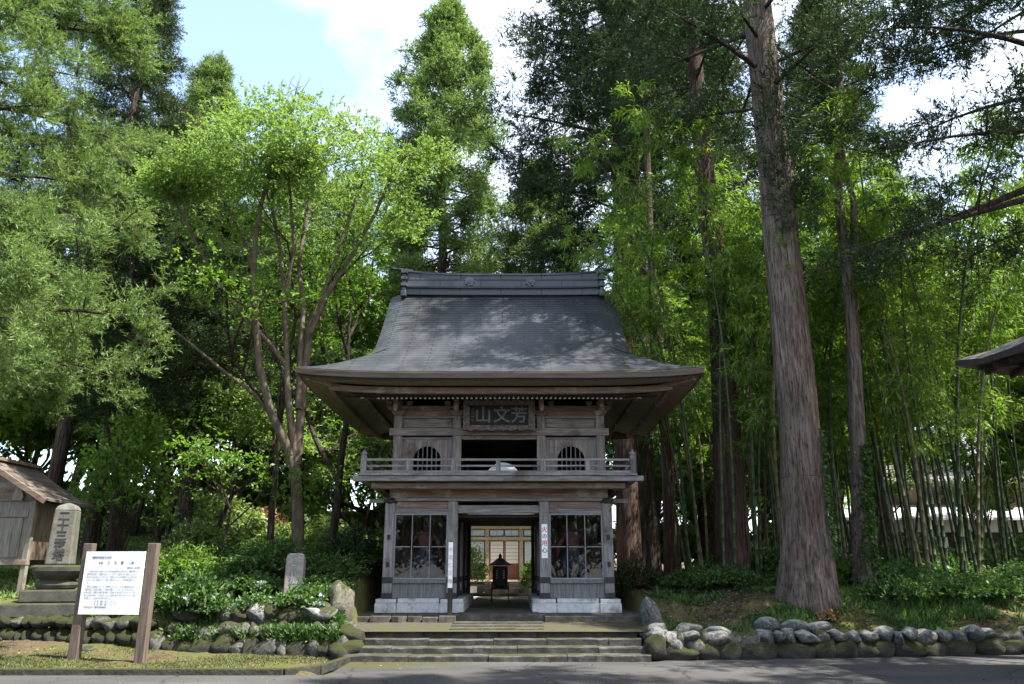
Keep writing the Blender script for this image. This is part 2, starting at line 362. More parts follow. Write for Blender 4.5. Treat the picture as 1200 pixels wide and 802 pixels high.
def ground_mat():
    m, N, L, out = new_mat('forest_floor')
    tc = N.new('ShaderNodeTexCoord'); co = tc.outputs['Object']
    f1 = noise_node(N, L, co, 1.1, 8, 0.65); f2 = noise_node(N, L, co, 22, 4, 0.65); f3 = noise_node(N, L, co, 0.45, 6, 0.6)
    r1 = ramp(N, [(0.3, (0.045, 0.036, 0.024)), (0.5, (0.09, 0.07, 0.045)), (0.68, (0.065, 0.08, 0.024)), (0.85, (0.09, 0.105, 0.03))]); L.new(f1, r1.inputs[0])
    r2 = ramp(N, [(0.3, (0.55, 0.55, 0.55)), (0.7, (1.5, 1.45, 1.35))]); L.new(f2, r2.inputs[0])
    col = mixc(N, L, 1.0, r1.outputs[0], r2.outputs[0], 'MULTIPLY')
    r3 = ramp(N, [(0.48, (0, 0, 0)), (0.62, (1, 1, 1))]); L.new(f3, r3.inputs[0])
    col = mixc(N, L, r3.outputs[0], col, (0.072, 0.085, 0.022))
    # grassy open slope on the left, behind the monument
    sx = N.new('ShaderNodeSeparateXYZ'); L.new(co, sx.inputs[0])
    mx_ = N.new('ShaderNodeMapRange'); mx_.inputs[1].default_value = -5.5; mx_.inputs[2].default_value = -9; L.new(sx.outputs[0], mx_.inputs[0])
    my = N.new('ShaderNodeMapRange'); my.inputs[1].default_value = 17.5; my.inputs[2].default_value = 19.5; L.new(sx.outputs[1], my.inputs[0])
    mm = N.new('ShaderNodeMath'); mm.operation = 'MULTIPLY'; L.new(mx_.outputs[0], mm.inputs[0]); L.new(my.outputs[0], mm.inputs[1])
    col = mixc(N, L, mm.outputs[0], col, (0.12, 0.16, 0.04))
    b = N.new('ShaderNodeBsdfPrincipled'); L.new(col, b.inputs['Base Color']); b.inputs['Roughness'].default_value = 0.95
    b.inputs['Specular IOR Level'].default_value = 0.1
    bp = N.new('ShaderNodeBump'); bp.inputs['Strength'].default_value = 0.8; bp.inputs['Distance'].default_value = 0.04; L.new(f2, bp.inputs['Height']); L.new(bp.outputs[0], b.inputs['Normal'])
    L.new(b.outputs[0], out.inputs[0])
    return m
M['ground'] = ground_mat()

# ---------------------------------------------------------------- mesh helpers
class MB:
    """collects shapes in world (or local) coordinates; build() links them as one mesh object"""
    def __init__(s):
        s.v = []; s.f = []; s.mi = []; s.uv = None
    def add(s, vs, fs, mi=0):
        b = len(s.v)
        s.v.extend([tuple(p) for p in vs])
        s.f.extend([tuple(i + b for i in q) for q in fs])
        s.mi.extend([mi] * len(fs))
    def box(s, x0, x1, y0, y1, z0, z1, mi=0):
        vs = [(x, y, z) for z in (z0, z1) for y in (y0, y1) for x in (x0, x1)]
        s.add(vs, [(0, 2, 3, 1), (4, 5, 7, 6), (0, 1, 5, 4), (2, 6, 7, 3), (0, 4, 6, 2), (1, 3, 7, 5)], mi)
        return s
    def beam(s, a, b, w, h, mi=0, up=(0, 0, 1)):
        a, b = Vector(a), Vector(b)
        d = (b - a).normalized(); sd = d.cross(Vector(up)).normalized(); u = sd.cross(d)
        vs = []
        for p in (a, b):
            for (i, j) in ((-1, -1), (1, -1), (1, 1), (-1, 1)):
                vs.append(p + sd * (w / 2 * i) + u * (h / 2 * j))
        s.add(vs, [(3, 2, 1, 0), (4, 5, 6, 7), (0, 1, 5, 4), (1, 2, 6, 5), (2, 3, 7, 6), (3, 0, 4, 7)], mi)
        return s
    def tube(s, pts, rad, n=8, mi=0, cap=True):
        pts = [Vector(p) for p in pts]
        vs, fs = [], []
        for i, p in enumerate(pts):
            d = (pts[min(i + 1, len(pts) - 1)] - pts[max(i - 1, 0)]).normalized()
            ref = Vector((1, 0, 0)) if abs(d.x) < 0.9 else Vector((0, 1, 0))
            a = d.cross(ref).normalized(); b = d.cross(a)
            r = rad[i] if hasattr(rad, '__len__') else rad
            for k in range(n):
                t = 2 * math.pi * k / n
                vs.append(p + a * (r * math.cos(t)) + b * (r * math.sin(t)))
        for i in range(len(pts) - 1):
            for k in range(n):
                k2 = (k + 1) % n
                fs.append((i * n + k, i * n + k2, (i + 1) * n + k2, (i + 1) * n + k))
        if cap:
            fs.append(tuple(range(n))[::-1]); fs.append(tuple((len(pts) - 1) * n + k for k in range(n)))
        s.add(vs, fs, mi)
        return s
    def lathe(s, c, prof, n=24, mi=0):
        vs, fs = [], []
        for (r, z) in prof:
            for k in range(n):
                t = 2 * math.pi * k / n
                vs.append((c[0] + r * math.cos(t), c[1] + r * math.sin(t), c[2] + z))
        for i in range(len(prof) - 1):
            for k in range(n):
                k2 = (k + 1) % n
                fs.append((i * n + k, i * n + k2, (i + 1) * n + k2, (i + 1) * n + k))
        fs.append(tuple(range(n))[::-1]); fs.append(tuple((len(prof) - 1) * n + k for k in range(n)))
        s.add(vs, fs, mi)
        return s
    def prism(s, poly, axis, a, b, mi=0):
        """polygon in the plane normal to axis, extruded from a to b. axis 'y': poly=(x,z); 'x': (y,z); 'z': (x,y)"""
        def pt(p, t):
            return {'y': (p[0], t, p[1]), 'x': (t, p[0], p[1]), 'z': (p[0], p[1], t)}[axis]
        n = len(poly)
        vs = [pt(p, a) for p in poly] + [pt(p, b) for p in poly]
        fs = [tuple(range(n)), tuple(range(2 * n - 1, n - 1, -1))]
        for i in range(n):
            j = (i + 1) % n
            fs.append((i, i + n, j + n, j))
        s.add(vs, fs, mi)
        return s
    def grid(s, rows, mi=0):
        """rows: equal-length lists of points"""
        n = len(rows[0]); vs = [p for r in rows for p in r]
        fs = [(i * n + k, i * n + k + 1, (i + 1) * n + k + 1, (i + 1) * n + k) for i in range(len(rows) - 1) for k in range(n - 1)]
        s.add(vs, fs, mi)
        return s
    def build(s, name, mats, parent=None, bevel=0.0, smooth=False, recalc=True):
        off = Vector(parent['_base']) if parent is not None and '_base' in parent else Vector((0, 0, 0))
        me = bpy.data.meshes.new(name)
        me.from_pydata([(x - off.x, y - off.y, z - off.z) for x, y, z in s.v], [], s.f)
        if not isinstance(mats, (list, tuple)):
            mats = [mats]
        for m in mats:
            me.materials.append(m)
        me.polygons.foreach_set('material_index', s.mi)
        if recalc:
            import bmesh
            bm = bmesh.new(); bm.from_mesh(me); bmesh.ops.recalc_face_normals(bm, faces=bm.faces); bm.to_mesh(me); bm.free()
        if smooth:
            me.polygons.foreach_set('use_smooth', [True] * len(me.polygons))
        me.update()
        o = bpy.data.objects.new(name, me)
        C.objects.link(o)
        if parent is not None:
            o.parent = parent
            if '_base' in parent:
                o['_base'] = tuple(off)
        if bevel:
            bv = o.modifiers.new('bevel', 'BEVEL'); bv.width = bevel; bv.segments = 2; bv.limit_method = 'ANGLE'
        return o

def quad_mesh(name, V, nq, mat, parent=None, smooth=False):
    """V: (nq*4,3) array, four vertices per face"""
    me = bpy.data.meshes.new(name)
    me.vertices.add(nq * 4); me.loops.add(nq * 4); me.polygons.add(nq)
    me.vertices.foreach_set('co', np.ascontiguousarray(V, dtype=np.float32).ravel())
    me.loops.foreach_set('vertex_index', np.arange(nq * 4, dtype=np.int32))
    me.polygons.foreach_set('loop_start', np.arange(0, nq * 4, 4, dtype=np.int32))
    me.polygons.foreach_set('loop_total', np.full(nq, 4, dtype=np.int32))
    me.materials.append(mat)
    me.update(calc_edges=True)
    o = bpy.data.objects.new(name, me)
    C.objects.link(o)
    if parent is not None:
        o.parent = parent
    return o

def tag(o, label=None, cat=None, group=None, kind=None):
    if label: o['label'] = label
    if cat: o['category'] = cat
    if group: o['group'] = group
    if kind: o['kind'] = kind
    return o

def empty(name, loc, label=None, cat=None, group=None, rz=0.0, world_parts=True):
    """world_parts: children are given in world coordinates (only for unrotated things)"""
    o = bpy.data.objects.new(name, None)
    C.objects.link(o)
    o.location = loc
    o.rotation_euler.z = rz
    o.empty_display_size = 0.2
    if world_parts:
        o['_base'] = tuple(loc)
    return tag(o, label, cat, group)

def dup(root, loc, rz=0.0, sc=1.0, label=None, group=None):
    r = root.copy(); C.objects.link(r)
    r.location = loc; r.rotation_euler.z = rz; r.scale = (sc, sc, sc) if not hasattr(sc, '__len__') else sc
    if label: r['label'] = label
    if group: r['group'] = group
    for ch in list(root.children):
        c = ch.copy(); C.objects.link(c); c.parent = r
        for g in list(ch.children):
            d = g.copy(); C.objects.link(d); d.parent = c
    return r

def text(name, body, size, loc, mat, parent, rot=(math.pi / 2, 0, 0), align='CENTER', line=1.0, ext=0.001, bold=0.0, sx=1.0):
    cu = bpy.data.curves.new(name, 'FONT')
    cu.body = body; cu.size = size; cu.align_x = align; cu.align_y = 'CENTER'; cu.space_line = line
    cu.extrude = ext; cu.offset = bold; cu.resolution_u = 3
    cu.materials.append(mat)
    tmp = bpy.data.objects.new(name, cu)
    C.objects.link(tmp)
    bpy.context.view_layer.update()
    me = bpy.data.meshes.new_from_object(tmp.evaluated_get(bpy.context.evaluated_depsgraph_get()))
    bpy.data.objects.remove(tmp)
    o = bpy.data.objects.new(name, me)
    C.objects.link(o)
    off = Vector(parent['_base']) if '_base' in parent else Vector((0, 0, 0))
    o.parent = parent
    o.location = Vector(loc) - off
    o.rotation_euler = rot
    o.scale.x = sx
    return o

# ---------------------------------------------------------------- terrain
def sst(a, b, x):
    t = np.clip((x - a) / (b - a), 0, 1)
    return t * t * (3 - 2 * t)
def wall_l(x):     # line of the left retaining wall
    return np.interp(-x, [2.9, 3.4, 7.0, 11.0, 14, 60], [15.45, 15.55, 16.05, 16.8, 17.0, 17.0])
def wall_r(x):
    return np.interp(x, [2.5, 6.5, 11.0, 60], [15.35, 15.85, 16.6, 20])
def vnoise(x, y, s, seed=0.0):
    xs, ys = np.asarray(x) * s + seed, np.asarray(y) * s - seed
    return (np.sin(xs * 1.7 + 1.3 * np.sin(ys * 1.1)) + np.sin(ys * 1.9 + 1.7 * np.sin(xs * .8)) + .5 * np.sin(xs * 4.1 + ys * 3.3)) / 2.5
def terrain(x, y):
    x = np.asarray(x, dtype=float); y = np.asarray(y, dtype=float)
    d = y - wall_l(x)
    verge = 0.05 + sst(13.6, 16.8, y) * sst(-4.5, -9, x) * 0.22
    hl = np.where(d < 0, verge, np.minimum(0.58 + 0.29 * d, 1.50 + np.clip(d - 3.2, 0, 30) * 0.12))
    hl = np.where((d >= 0) & (d < 0.35), verge + (hl - verge) * np.clip(d / 0.35, 0, 1), hl)
    hl = np.where(y < 13.35, -0.08, hl)
    dr = y - wall_r(x)
    k = sst(3.9, 5.2, x)
    prof_far = np.interp(dr, [0, .35, 1.0, 1.7, 3.5, 8, 12], [.0, .43, .74, 1.0, 1.25, 1.45, 1.5])
    prof_far = prof_far - 0.12 * sst(8, 12, x) * sst(.5, 2, dr)
    prof_near = np.interp(dr, [0, .35, 2.0, 2.3, 4, 8], [.0, .44, .52, .9, 1.1, 1.4])
    hr = prof_near * (1 - k) + prof_far * k
    hr = np.where(dr < 0, -0.08, hr - 0.02)
    hc = np.where(y < 16.3, -0.08, np.where(y < 22.6, 0.3, 0.66 + 0.0 * y))
    near_l = sst(-3.05, -3.35, x); near_r = sst(2.55, 2.8, x)
    far_l = sst(-3.4, -5.5, x); far_r = sst(3.0, 4.6, x)
    deep = sst(24, 27, y) * sst(46, 42, y)
    far_l = far_l * (1 - deep) + deep * sst(-7.0, -10, x); far_r = far_r * (1 - deep) + deep * sst(5.0, 7.0, x)
    fb = sst(21.5, 23.5, y)
    wl_ = near_l * (1 - fb) + far_l * fb; wr_ = near_r * (1 - fb) + far_r * fb
    h = hc * (1 - wl_) * (1 - wr_) + hl * wl_ + hr * wr_
    bumps = 0.035 * vnoise(x, y, 1.3) + 0.02 * vnoise(x, y, 3.7, 4.0)
    h = h + bumps * np.where((wl_ + wr_ > .9) & (h > 0), 1, 0)
    h = np.where(y > 60, h + (np.minimum(y, 160) - 60) * .02, h)
    return h

xs = np.concatenate([np.linspace(-400, -30, 12), np.arange(-28, -12.1, 1.0), np.arange(-12, 12.01, .12), np.arange(13, 28.1, 1.0), np.linspace(30, 400, 12)])
ys = np.concatenate([np.linspace(-60, 12, 10), np.arange(12.6, 24, .12), np.arange(24, 45, .7), np.linspace(46, 120, 20), np.linspace(150, 700, 8)])
XX, YY = np.meshgrid(xs, ys)
ZZ = terrain(XX, YY)
mb = MB()
mb.grid([[(XX[i, j], YY[i, j], ZZ[i, j]) for j in range(len(xs))] for i in range(len(ys))])
ground = mb.build('ground', M['ground'], smooth=True, recalc=False)
tag(ground, 'mossy forest floor and rising slope around the gate', kind='structure')
mb = MB()
mb.add([(-80, -60, 0), (80, -60, 0), (80, 22, 0), (11, 16.9, 0), (2.5, 15.5, 0), (-2.9, 15.5, 0), (-2.9, 13.3, 0), (-80, 13.3, 0)], [tuple(range(8))])
road = mb.build('road', M['asphalt'])
tag(road, 'grey asphalt road in tree shade', kind='structure')
mb = MB()
pts = [(-70, 13.25), (-3.6, 13.3), (-3.15, 13.75), (-2.95, 15.2)]
for a, b in zip(pts[:-1], pts[1:]):
    mb.beam((a[0], a[1], 0.02), (b[0], b[1], 0.02), 0.12, 0.15)
tag(mb.build('kerb', M['deep_moss'], bevel=.015), 'low mossy kerb along the grass verge', kind='structure')

# landing above the steps and the paved path to the gate
XC = -0.3
mb = MB()
mb.add([(-3.3, 15.9, .452), (2.9, 15.9, .452), (2.9, 17.32, .57), (-3.3, 17.32, .57)], [(0, 1, 2, 3)])
tag(mb.build('landing', surf('mossy_earth', [(0.34, (0.035, 0.03, 0.022)), (0.46, (0.06, 0.052, 0.037)), (0.56, (0.052, 0.05, 0.02)), (0.75, (0.075, 0.074, 0.024))], 2.2, rough=.95, bump=.6, bscale=25)),
    'mossy earth landing above the steps', kind='structure')
mb = MB()
random.seed(3)
y = 16.12
while y < 17.3:
    dy = random.uniform(.34, .46)
    x = -1.22
    while x < .62:
        dx = random.uniform(.4, .85)
        x1 = min(x + dx, .64)
        zz = .452 + (y - 15.9) * .083
        mb.box(x + .010, x1 - .010, y + .010, min(y + dy, 17.3) - .010, zz - .05, zz + random.uniform(.020, .032))
        x = x1
    y += dy
y = 17.36
while y < 27.5:
    dy = random.uniform(.4, .6)
    x = -1.15
    while x < .55:
        dx = random.uniform(.4, .7); x1 = min(x + dx, .57)
        mb.box(x + .006, x1 - .006, y + .006, y + dy - .006, .60, .712 + random.uniform(-.004, .006)); x = x1
    y += dy
mbp = MB(); mbp.add([(-7.5, 23.2, .685), (5.0, 23.2, .685), (5.0, 28.6, .685), (-7.5, 28.6, .685)], [(0, 1, 2, 3)])
tag(mbp.build('forecourt', surf('pale_gravel', [(0.3, (0.30, 0.29, 0.26)), (0.7, (0.46, 0.45, 0.41))], 30, rough=.95, bump=.5, bscale=60)), 'pale gravel forecourt of the hall behind the gate', kind='structure')
tag(mb.build('path', M['step'], bevel=.012), 'grey flagstone path leading through the gate', kind='structure')

# ---------------------------------------------------------------- stone steps
stair = empty('stone_staircase', (XC, 15.5, 0), 'wide flight of four worn mossy stone steps in front of the gate', 'steps')
random.seed(5)
for i in range(4):
    y0 = 15.08 + i * .32
    z1 = .115 * (i + 1)
    mb = MB()
    x = -3.05 + i * .06
    xe = 2.5 - i * .03
    while x < xe - .02:
        dx = random.uniform(.7, 1.5)
        x1 = xe if x + dx > xe - .5 else x + dx
        j = random.uniform(-.012, .012); k = random.uniform(-.010, .006)
        n_ = max(2, int((x1 - x) / .16)); ye = y0 + .5 if i < 3 else 16.03
        rw = []
        for q_ in range(n_ + 1):
            xx = x + .005 + (x1 - x - .01) * q_ / n_; a_ = random.uniform(-.011, .011); b_ = random.uniform(-.012, .006)
            rw.append([(xx, ye, z1 + k - .006 - .003 * i), (xx, y0 + j + .06, z1 + k + b_ * .5 - .003 * i), (xx, y0 + j + a_ + .012, z1 + k + b_ - .004 - .003 * i), (xx, y0 + j + a_, z1 + k + b_ - .022), (xx, y0 + j + a_ * .5 + .012, z1 - .16)])
        mb.grid(rw); mb.add([rw[0][0], rw[0][1], rw[0][3], rw[0][4], (rw[0][0][0], ye, z1 - .16)], [(0, 1, 2, 3, 4)]); mb.add([rw[-1][0], rw[-1][1], rw[-1][3], rw[-1][4], (rw[-1][0][0], ye, z1 - .16)], [(0, 1, 2, 3, 4)])
        x = x1
    mb.build('step', M['step'], stair)

# ---------------------------------------------------------------- temple gate
GF = .70                                            # floor of the gate
gate = empty('temple_gate', (XC, 20.0, GF), 'two-storey weathered wooden temple gate with a sweeping dark shingled roof', 'temple gate')
YF, YB = 18.0, 22.0
mb = MB()
mb.box(XC - 3.3, XC + 3.15, 17.30, 22.9, .30, GF)
pf = mb.build('platform', M['step'], gate, bevel=.02)
mb = MB()                                           # ledge of flat stones on the left front
random.seed(11)
x = -3.35
while x < -1.4:
    dx = random.uniform(.3, .55)
    poly = [(x + .01, 17.05 + random.uniform(-.04, .04)), (x + dx * .5, 17.02 + random.uniform(-.04, .04)), (x + dx - .01, 17.06 + random.uniform(-.04, .04)), (x + dx - .01, 17.28), (x + .01, 17.28)]
    mb.prism(poly, 'z', .50, .66 + random.uniform(-.02, .02)); x += dx
mb.build('ledge_stone', M['step'], gate, bevel=.015)
mb = MB()
mb.box(XC + .98, XC + 3.1, 17.12, 17.28, .50, .665)
mb.build('ledge_stone', M['step'], gate, bevel=.015)

for sd in (-1, 1):                                  # pale granite plinths
    mb = MB()
    def xr(a, b): return (XC + sd * a, XC + sd * b) if sd > 0 else (XC - b, XC - a)
    for (a, b, top, yf) in ((.74, 1.26, .975, 17.76), (1.266, 2.19, .985, 17.80), (2.196, 2.66, .975, 17.76)):
        x0, x1 = xr(a, b)
        mb.box(x0, x1, yf, 22.3, GF - .02, .89)
        mb.box(x0 + .012, x1 - .012, yf + .05, 22.26, .894, top)
    mb.build('plinth', M['granite'], gate, bevel=.012)

def pillar(x, y, z0, z1, w, name='pillar', m=None, bands=True):
    mb = MB(); h = w / 2
    mb.box(x - h, x + h, y - h, y + h, z0, z1)
    p = mb.build(name, m or M['wood_v'], gate, bevel=.012)
    if bands:
        for (a, b) in ((.985, 1.10), (1.30, 1.43)):
            q = MB(); q.box(x - h - .006, x + h + .006, y - h - .006, y + h + .006, a, b)
            q.build('foot_band', M['black_iron'], p)
        return p
    return p
for dx in (-2.43, -1.02, 1.02, 2.43):
    for yy in (YF, 20.0, YB):
        p = pillar(XC + dx, yy, .985, 3.06, .215)
        if yy == YF and abs(dx) > 2:
            for z in (1.70, 2.28):
                q = MB(); q.box(XC + dx - .035, XC + dx + .035, yy - .135, yy - .106, z - .05, z + .05); q.build('tenon', M['dark_wood'], p, bevel=.006)
# door-post plates behind the front pillars, dark door jambs of the passage
for sd in (-1, 1):
    x0 = XC + sd * 1.02
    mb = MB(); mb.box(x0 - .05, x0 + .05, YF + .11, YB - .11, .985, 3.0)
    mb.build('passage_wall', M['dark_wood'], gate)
    mb = MB(); mb.box(x0 - .05 - .02 * sd, x0 + .05 - .02 * sd, 20.11, 20.2, .99, 2.9)
    x1 = XC + sd * 2.43
    mb = MB(); mb.box(x1 - .03, x1 + .03, YF + .11, YB - .11, .985, 3.0)
    mb.build('side_wall', M['brown_v'], gate)
    mb = MB(); mb.box(min(x0, x1) + .05, max(x0, x1) - .05, 19.6, 19.66, .985, 3.0)
    mb.build('chamber_back_wall', M['brown_v'], gate)
    # tie-beam end poking out past the corner pillar, rounded cap
    mb = MB(); mb.box(x1 - .01 if sd > 0 else x1 - .48, x1 + .48 if sd > 0 else x1 + .01, YF - .05, YF + .05, 3.03, 3.12)
    mb.build('tie_beam_end', M['wood_h'], gate, bevel=.01)
    mb = MB(); mb.lathe((x1, YF, 3.0), [(.10, 0), (.165, .03), (.17, .09), (.12, .14)], 16)
    mb.build('pillar_cap', M['dark_wood'], gate, smooth=False)
    # statue bay: dado, sill, glazed window
    a, b = (x1 + .1075, x0 - .1075) if sd < 0 else (x0 + .1075, x1 - .1075)
    mb = MB()
    n = 7; w = (b - a) / n
    for k in range(n):
        mb.box(a + k * w + .002, a + (k + 1) * w - .002, YF - .03, YF + .02, .986, 1.30)
    mb.build('dado_panel', M['grey_v'], gate, bevel=.004)
    mb = MB(); mb.box(a, b, YF - .075, YF + .06, 1.30, 1.375)
    mb.build('sill', M['grey_v'], gate, bevel=.008)
    mb = MB(); mb.box(a, b, YF - .07, YF + .06, 2.80, 2.90)
    mb.build('head_beam', M['wood_h'], gate, bevel=.008)
    mb = MB(); mb.box(a, b, YF - .045, YF + .05, 2.905, 3.055)
    mb.build('transom_board', M['brown_h'], gate, bevel=.006)
    win = MB()
    z0, z1 = 1.378, 2.797
    t = .035
    win.box(a, a + t, YF - .055, YF - .005, z0, z1); win.box(b - t, b, YF - .055, YF - .005, z0, z1)
    win.box(a + t, b - t, YF - .055, YF - .005, z0, z0 + t); win.box(a + t, b - t, YF - .055, YF - .005, z1 - t, z1)
    wo = win.build('window', M['bare_alu'], gate, bevel=.004)
    mu = MB()
    for k in (1, 2):
        xm = a + (b - a) * k / 3; mu.box(xm - .008, xm + .008, YF - .05, YF - .012, z0 + t, z1 - t)
    zm = z0 + (z1 - z0) * .49
    for k in range(3):
        mu.box(a + (b - a) * k / 3 + .035, a + (b - a) * (k + 1) / 3 - .035, YF - .048, YF - .014, zm - .008, zm + .008)
    mu.build('mullion', M['bare_alu'], wo)
    gl = MB(); gl.add([(a + t, YF - .03, z0 + t), (b - t, YF - .03, z0 + t), (b - t, YF - .03, z1 - t), (a + t, YF - .03, z1 - t)], [(0, 1, 2, 3)])
    gl.build('pane', M['glass'], wo, recalc=False)
# passage ceiling and lintels
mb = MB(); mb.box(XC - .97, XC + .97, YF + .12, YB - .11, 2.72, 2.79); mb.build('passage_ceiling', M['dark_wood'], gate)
mb = MB(); mb.box(XC - .91, XC + .91, YF - .08, YF + .08, 2.80, 2.975); mb.build('lintel', M['wood_h'], gate, bevel=.01)
mb = MB(); mb.box(XC - .91, XC + .91, YB - .08, YB + .08, 2.74, 2.95); mb.build('lintel', M['wood_h'], gate, bevel=.01)
for sd in (-1, 1):
    mb = MB(); mb.box(XC + sd * .862 - .042, XC + sd * .862 + .042, YB - .1, YB + .06, .72, 2.735); mb.build('door_jamb', M['dark_wood'], gate)
# layered beams under the balcony: front, sides, back
def ring(name, hx, yf, yb, z0, z1, w, m, ends=0.0, bev=.012, arch=0.0):
    mb = MB()
    mb.box(XC - hx - ends, XC + hx + ends, yf, yf + w, z0, z1)
    mb.box(XC - hx - ends, XC + hx + ends, yb - w, yb, z0, z1)
    mb.box(XC - hx, XC - hx + w, yf + w, yb - w, z0, z1)
    mb.box(XC + hx - w, XC + hx, yf + w, yb - w, z0, z1)
    return mb.build(name, m, gate, bevel=bev)
ring('wall_plate', 2.54, YF - .115, YB + .115, 3.065, 3.125, .23, M['wood_h'])
ring('frieze_board', 2.46, YF - .06, YB + .06, 3.13, 3.33, .10, M['brown_h'], bev=.006)
ring('lower_bracket_beam', 2.80, 17.45, 22.55, 3.30, 3.43, .22, M['brown_h'], ends=.0)
ring('balcony_beam', 3.02, 17.16, 22.84, 3.435, 3.55, .16, M['wood_h'], ends=.14)
mb = MB()
for k in range(26):
    w = 6.04 / 26
    x = XC - 3.02 + k * w
    mb.box(x + .003, x + w - .003, 17.12, 22.88, 3.553, 3.60)
mb.build('balcony_floor', M['wood_h'], gate)
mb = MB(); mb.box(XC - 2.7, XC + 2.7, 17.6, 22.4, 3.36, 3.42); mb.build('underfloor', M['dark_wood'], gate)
# balcony railing
rail = MB()
for (z0, z1, w, e) in ((3.602, 3.66, .11, 0), (3.745, 3.785, .045, 0), (3.875, 3.925, .05, .0)):
    for yy in (17.22, 22.78):
        rail.box(XC - 2.88, XC + 2.88, yy - w / 2, yy + w / 2, z0, z1)
    for xx in (XC - 2.94, XC + 2.94):
        rail.box(xx - w / 2, xx + w / 2, 17.27, 22.73, z0 + .002, z1 + .002)
rl = rail.build('railing', M['wood_h'], gate, bevel=.006)
for sx in (-1, 1):
    for yy in (17.22, 22.78):
        mb = MB(); x = XC + sx * 2.94; h = .062
        mb.box(x - h, x + h, yy - h, yy + h, 3.603, 3.98)
        mb.lathe((x, yy, 3.978), [(.05, 0), (.045, .02), (.065, .04), (.06, .075), (.025, .11), (.004, .15)], 14)
        mb.build('corner_post', M['wood_v'], rl, bevel=.008)
for k in range(6):
    x = XC - 2.94 + 5.88 * (k + .0) / 6
    if k:
        for yy in (17.22, 22.78):
            mb = MB(); mb.box(x - .05, x + .05, yy - .035, yy + .035, 3.661, 3.874); mb.build('rail_post', M['wood_v'], rl, bevel=.006)
for sx in (-1, 1):
    for k in range(1, 6):
        yy = 17.22 + 5.56 * k / 6
        mb = MB(); mb.box(XC + sx * 2.94 - .035, XC + sx * 2.94 + .035, yy - .05, yy + .05, 3.663, 3.876); mb.build('rail_post', M['wood_v'], rl, bevel=.006)

# ---- upper storey
UF, UB = 18.25, 21.75
for dx in (-2.36, -.98, .98, 2.36):
    for yy in (UF, UB):
        pillar(XC + dx, yy, 3.602, 5.08, .20, 'upper_pillar', M['warm_v'], bands=False)
ring('tie_beam', 2.50, UF - .13, UB + .13, 4.585, 4.755, .26, M['warm_h'], ends=.06)
ring('head_rail', 2.44, UF - .085, UB + .085, 5.0, 5.05, .17, M['wood_h'])
def arch_panel(x0, x1, y, z0, z1, cx, r, zc, th, name, m, parent):
    """board with a round-headed opening cut down to z0"""
    mb = MB(); n = 18
    arc = [(cx + r * math.cos(math.pi * k / n), zc + r * math.sin(math.pi * k / n)) for k in range(n + 1)]     # right -> left
    for yy, flip in ((y, False), (y + th, True)):
        vs = [(x1, yy, z0), (x1, yy, z1), (x0, yy, z1), (x0, yy, z0)]
        arc3 = [(cx + r, yy, z0)] + [(a, yy, b) for a, b in arc] + [(cx - r, yy, z0)]
        mb.add(vs[:2] + [(cx, yy, z1)] + arc3[:n // 2 + 2], [tuple([0, 1, 2] + list(range(3 + n // 2 + 1, 2, -1)))])
        mb.add(vs[2:] + [(cx, yy, z1)] + arc3[n // 2 + 1:], [tuple([1, 0, 2] + list(range(3, 3 + len(arc3) - n // 2 - 1)))])
    arc3 = [(cx + r, z0)] + arc + [(cx - r, z0)]
    mb.add([(a, y, b) for a, b in arc3] + [(a, y + th, b) for a, b in arc3], [(i, i + 1, i + 1 + len(arc3), i + len(arc3)) for i in range(len(arc3) - 1)])
    return mb.build(name, m, parent)
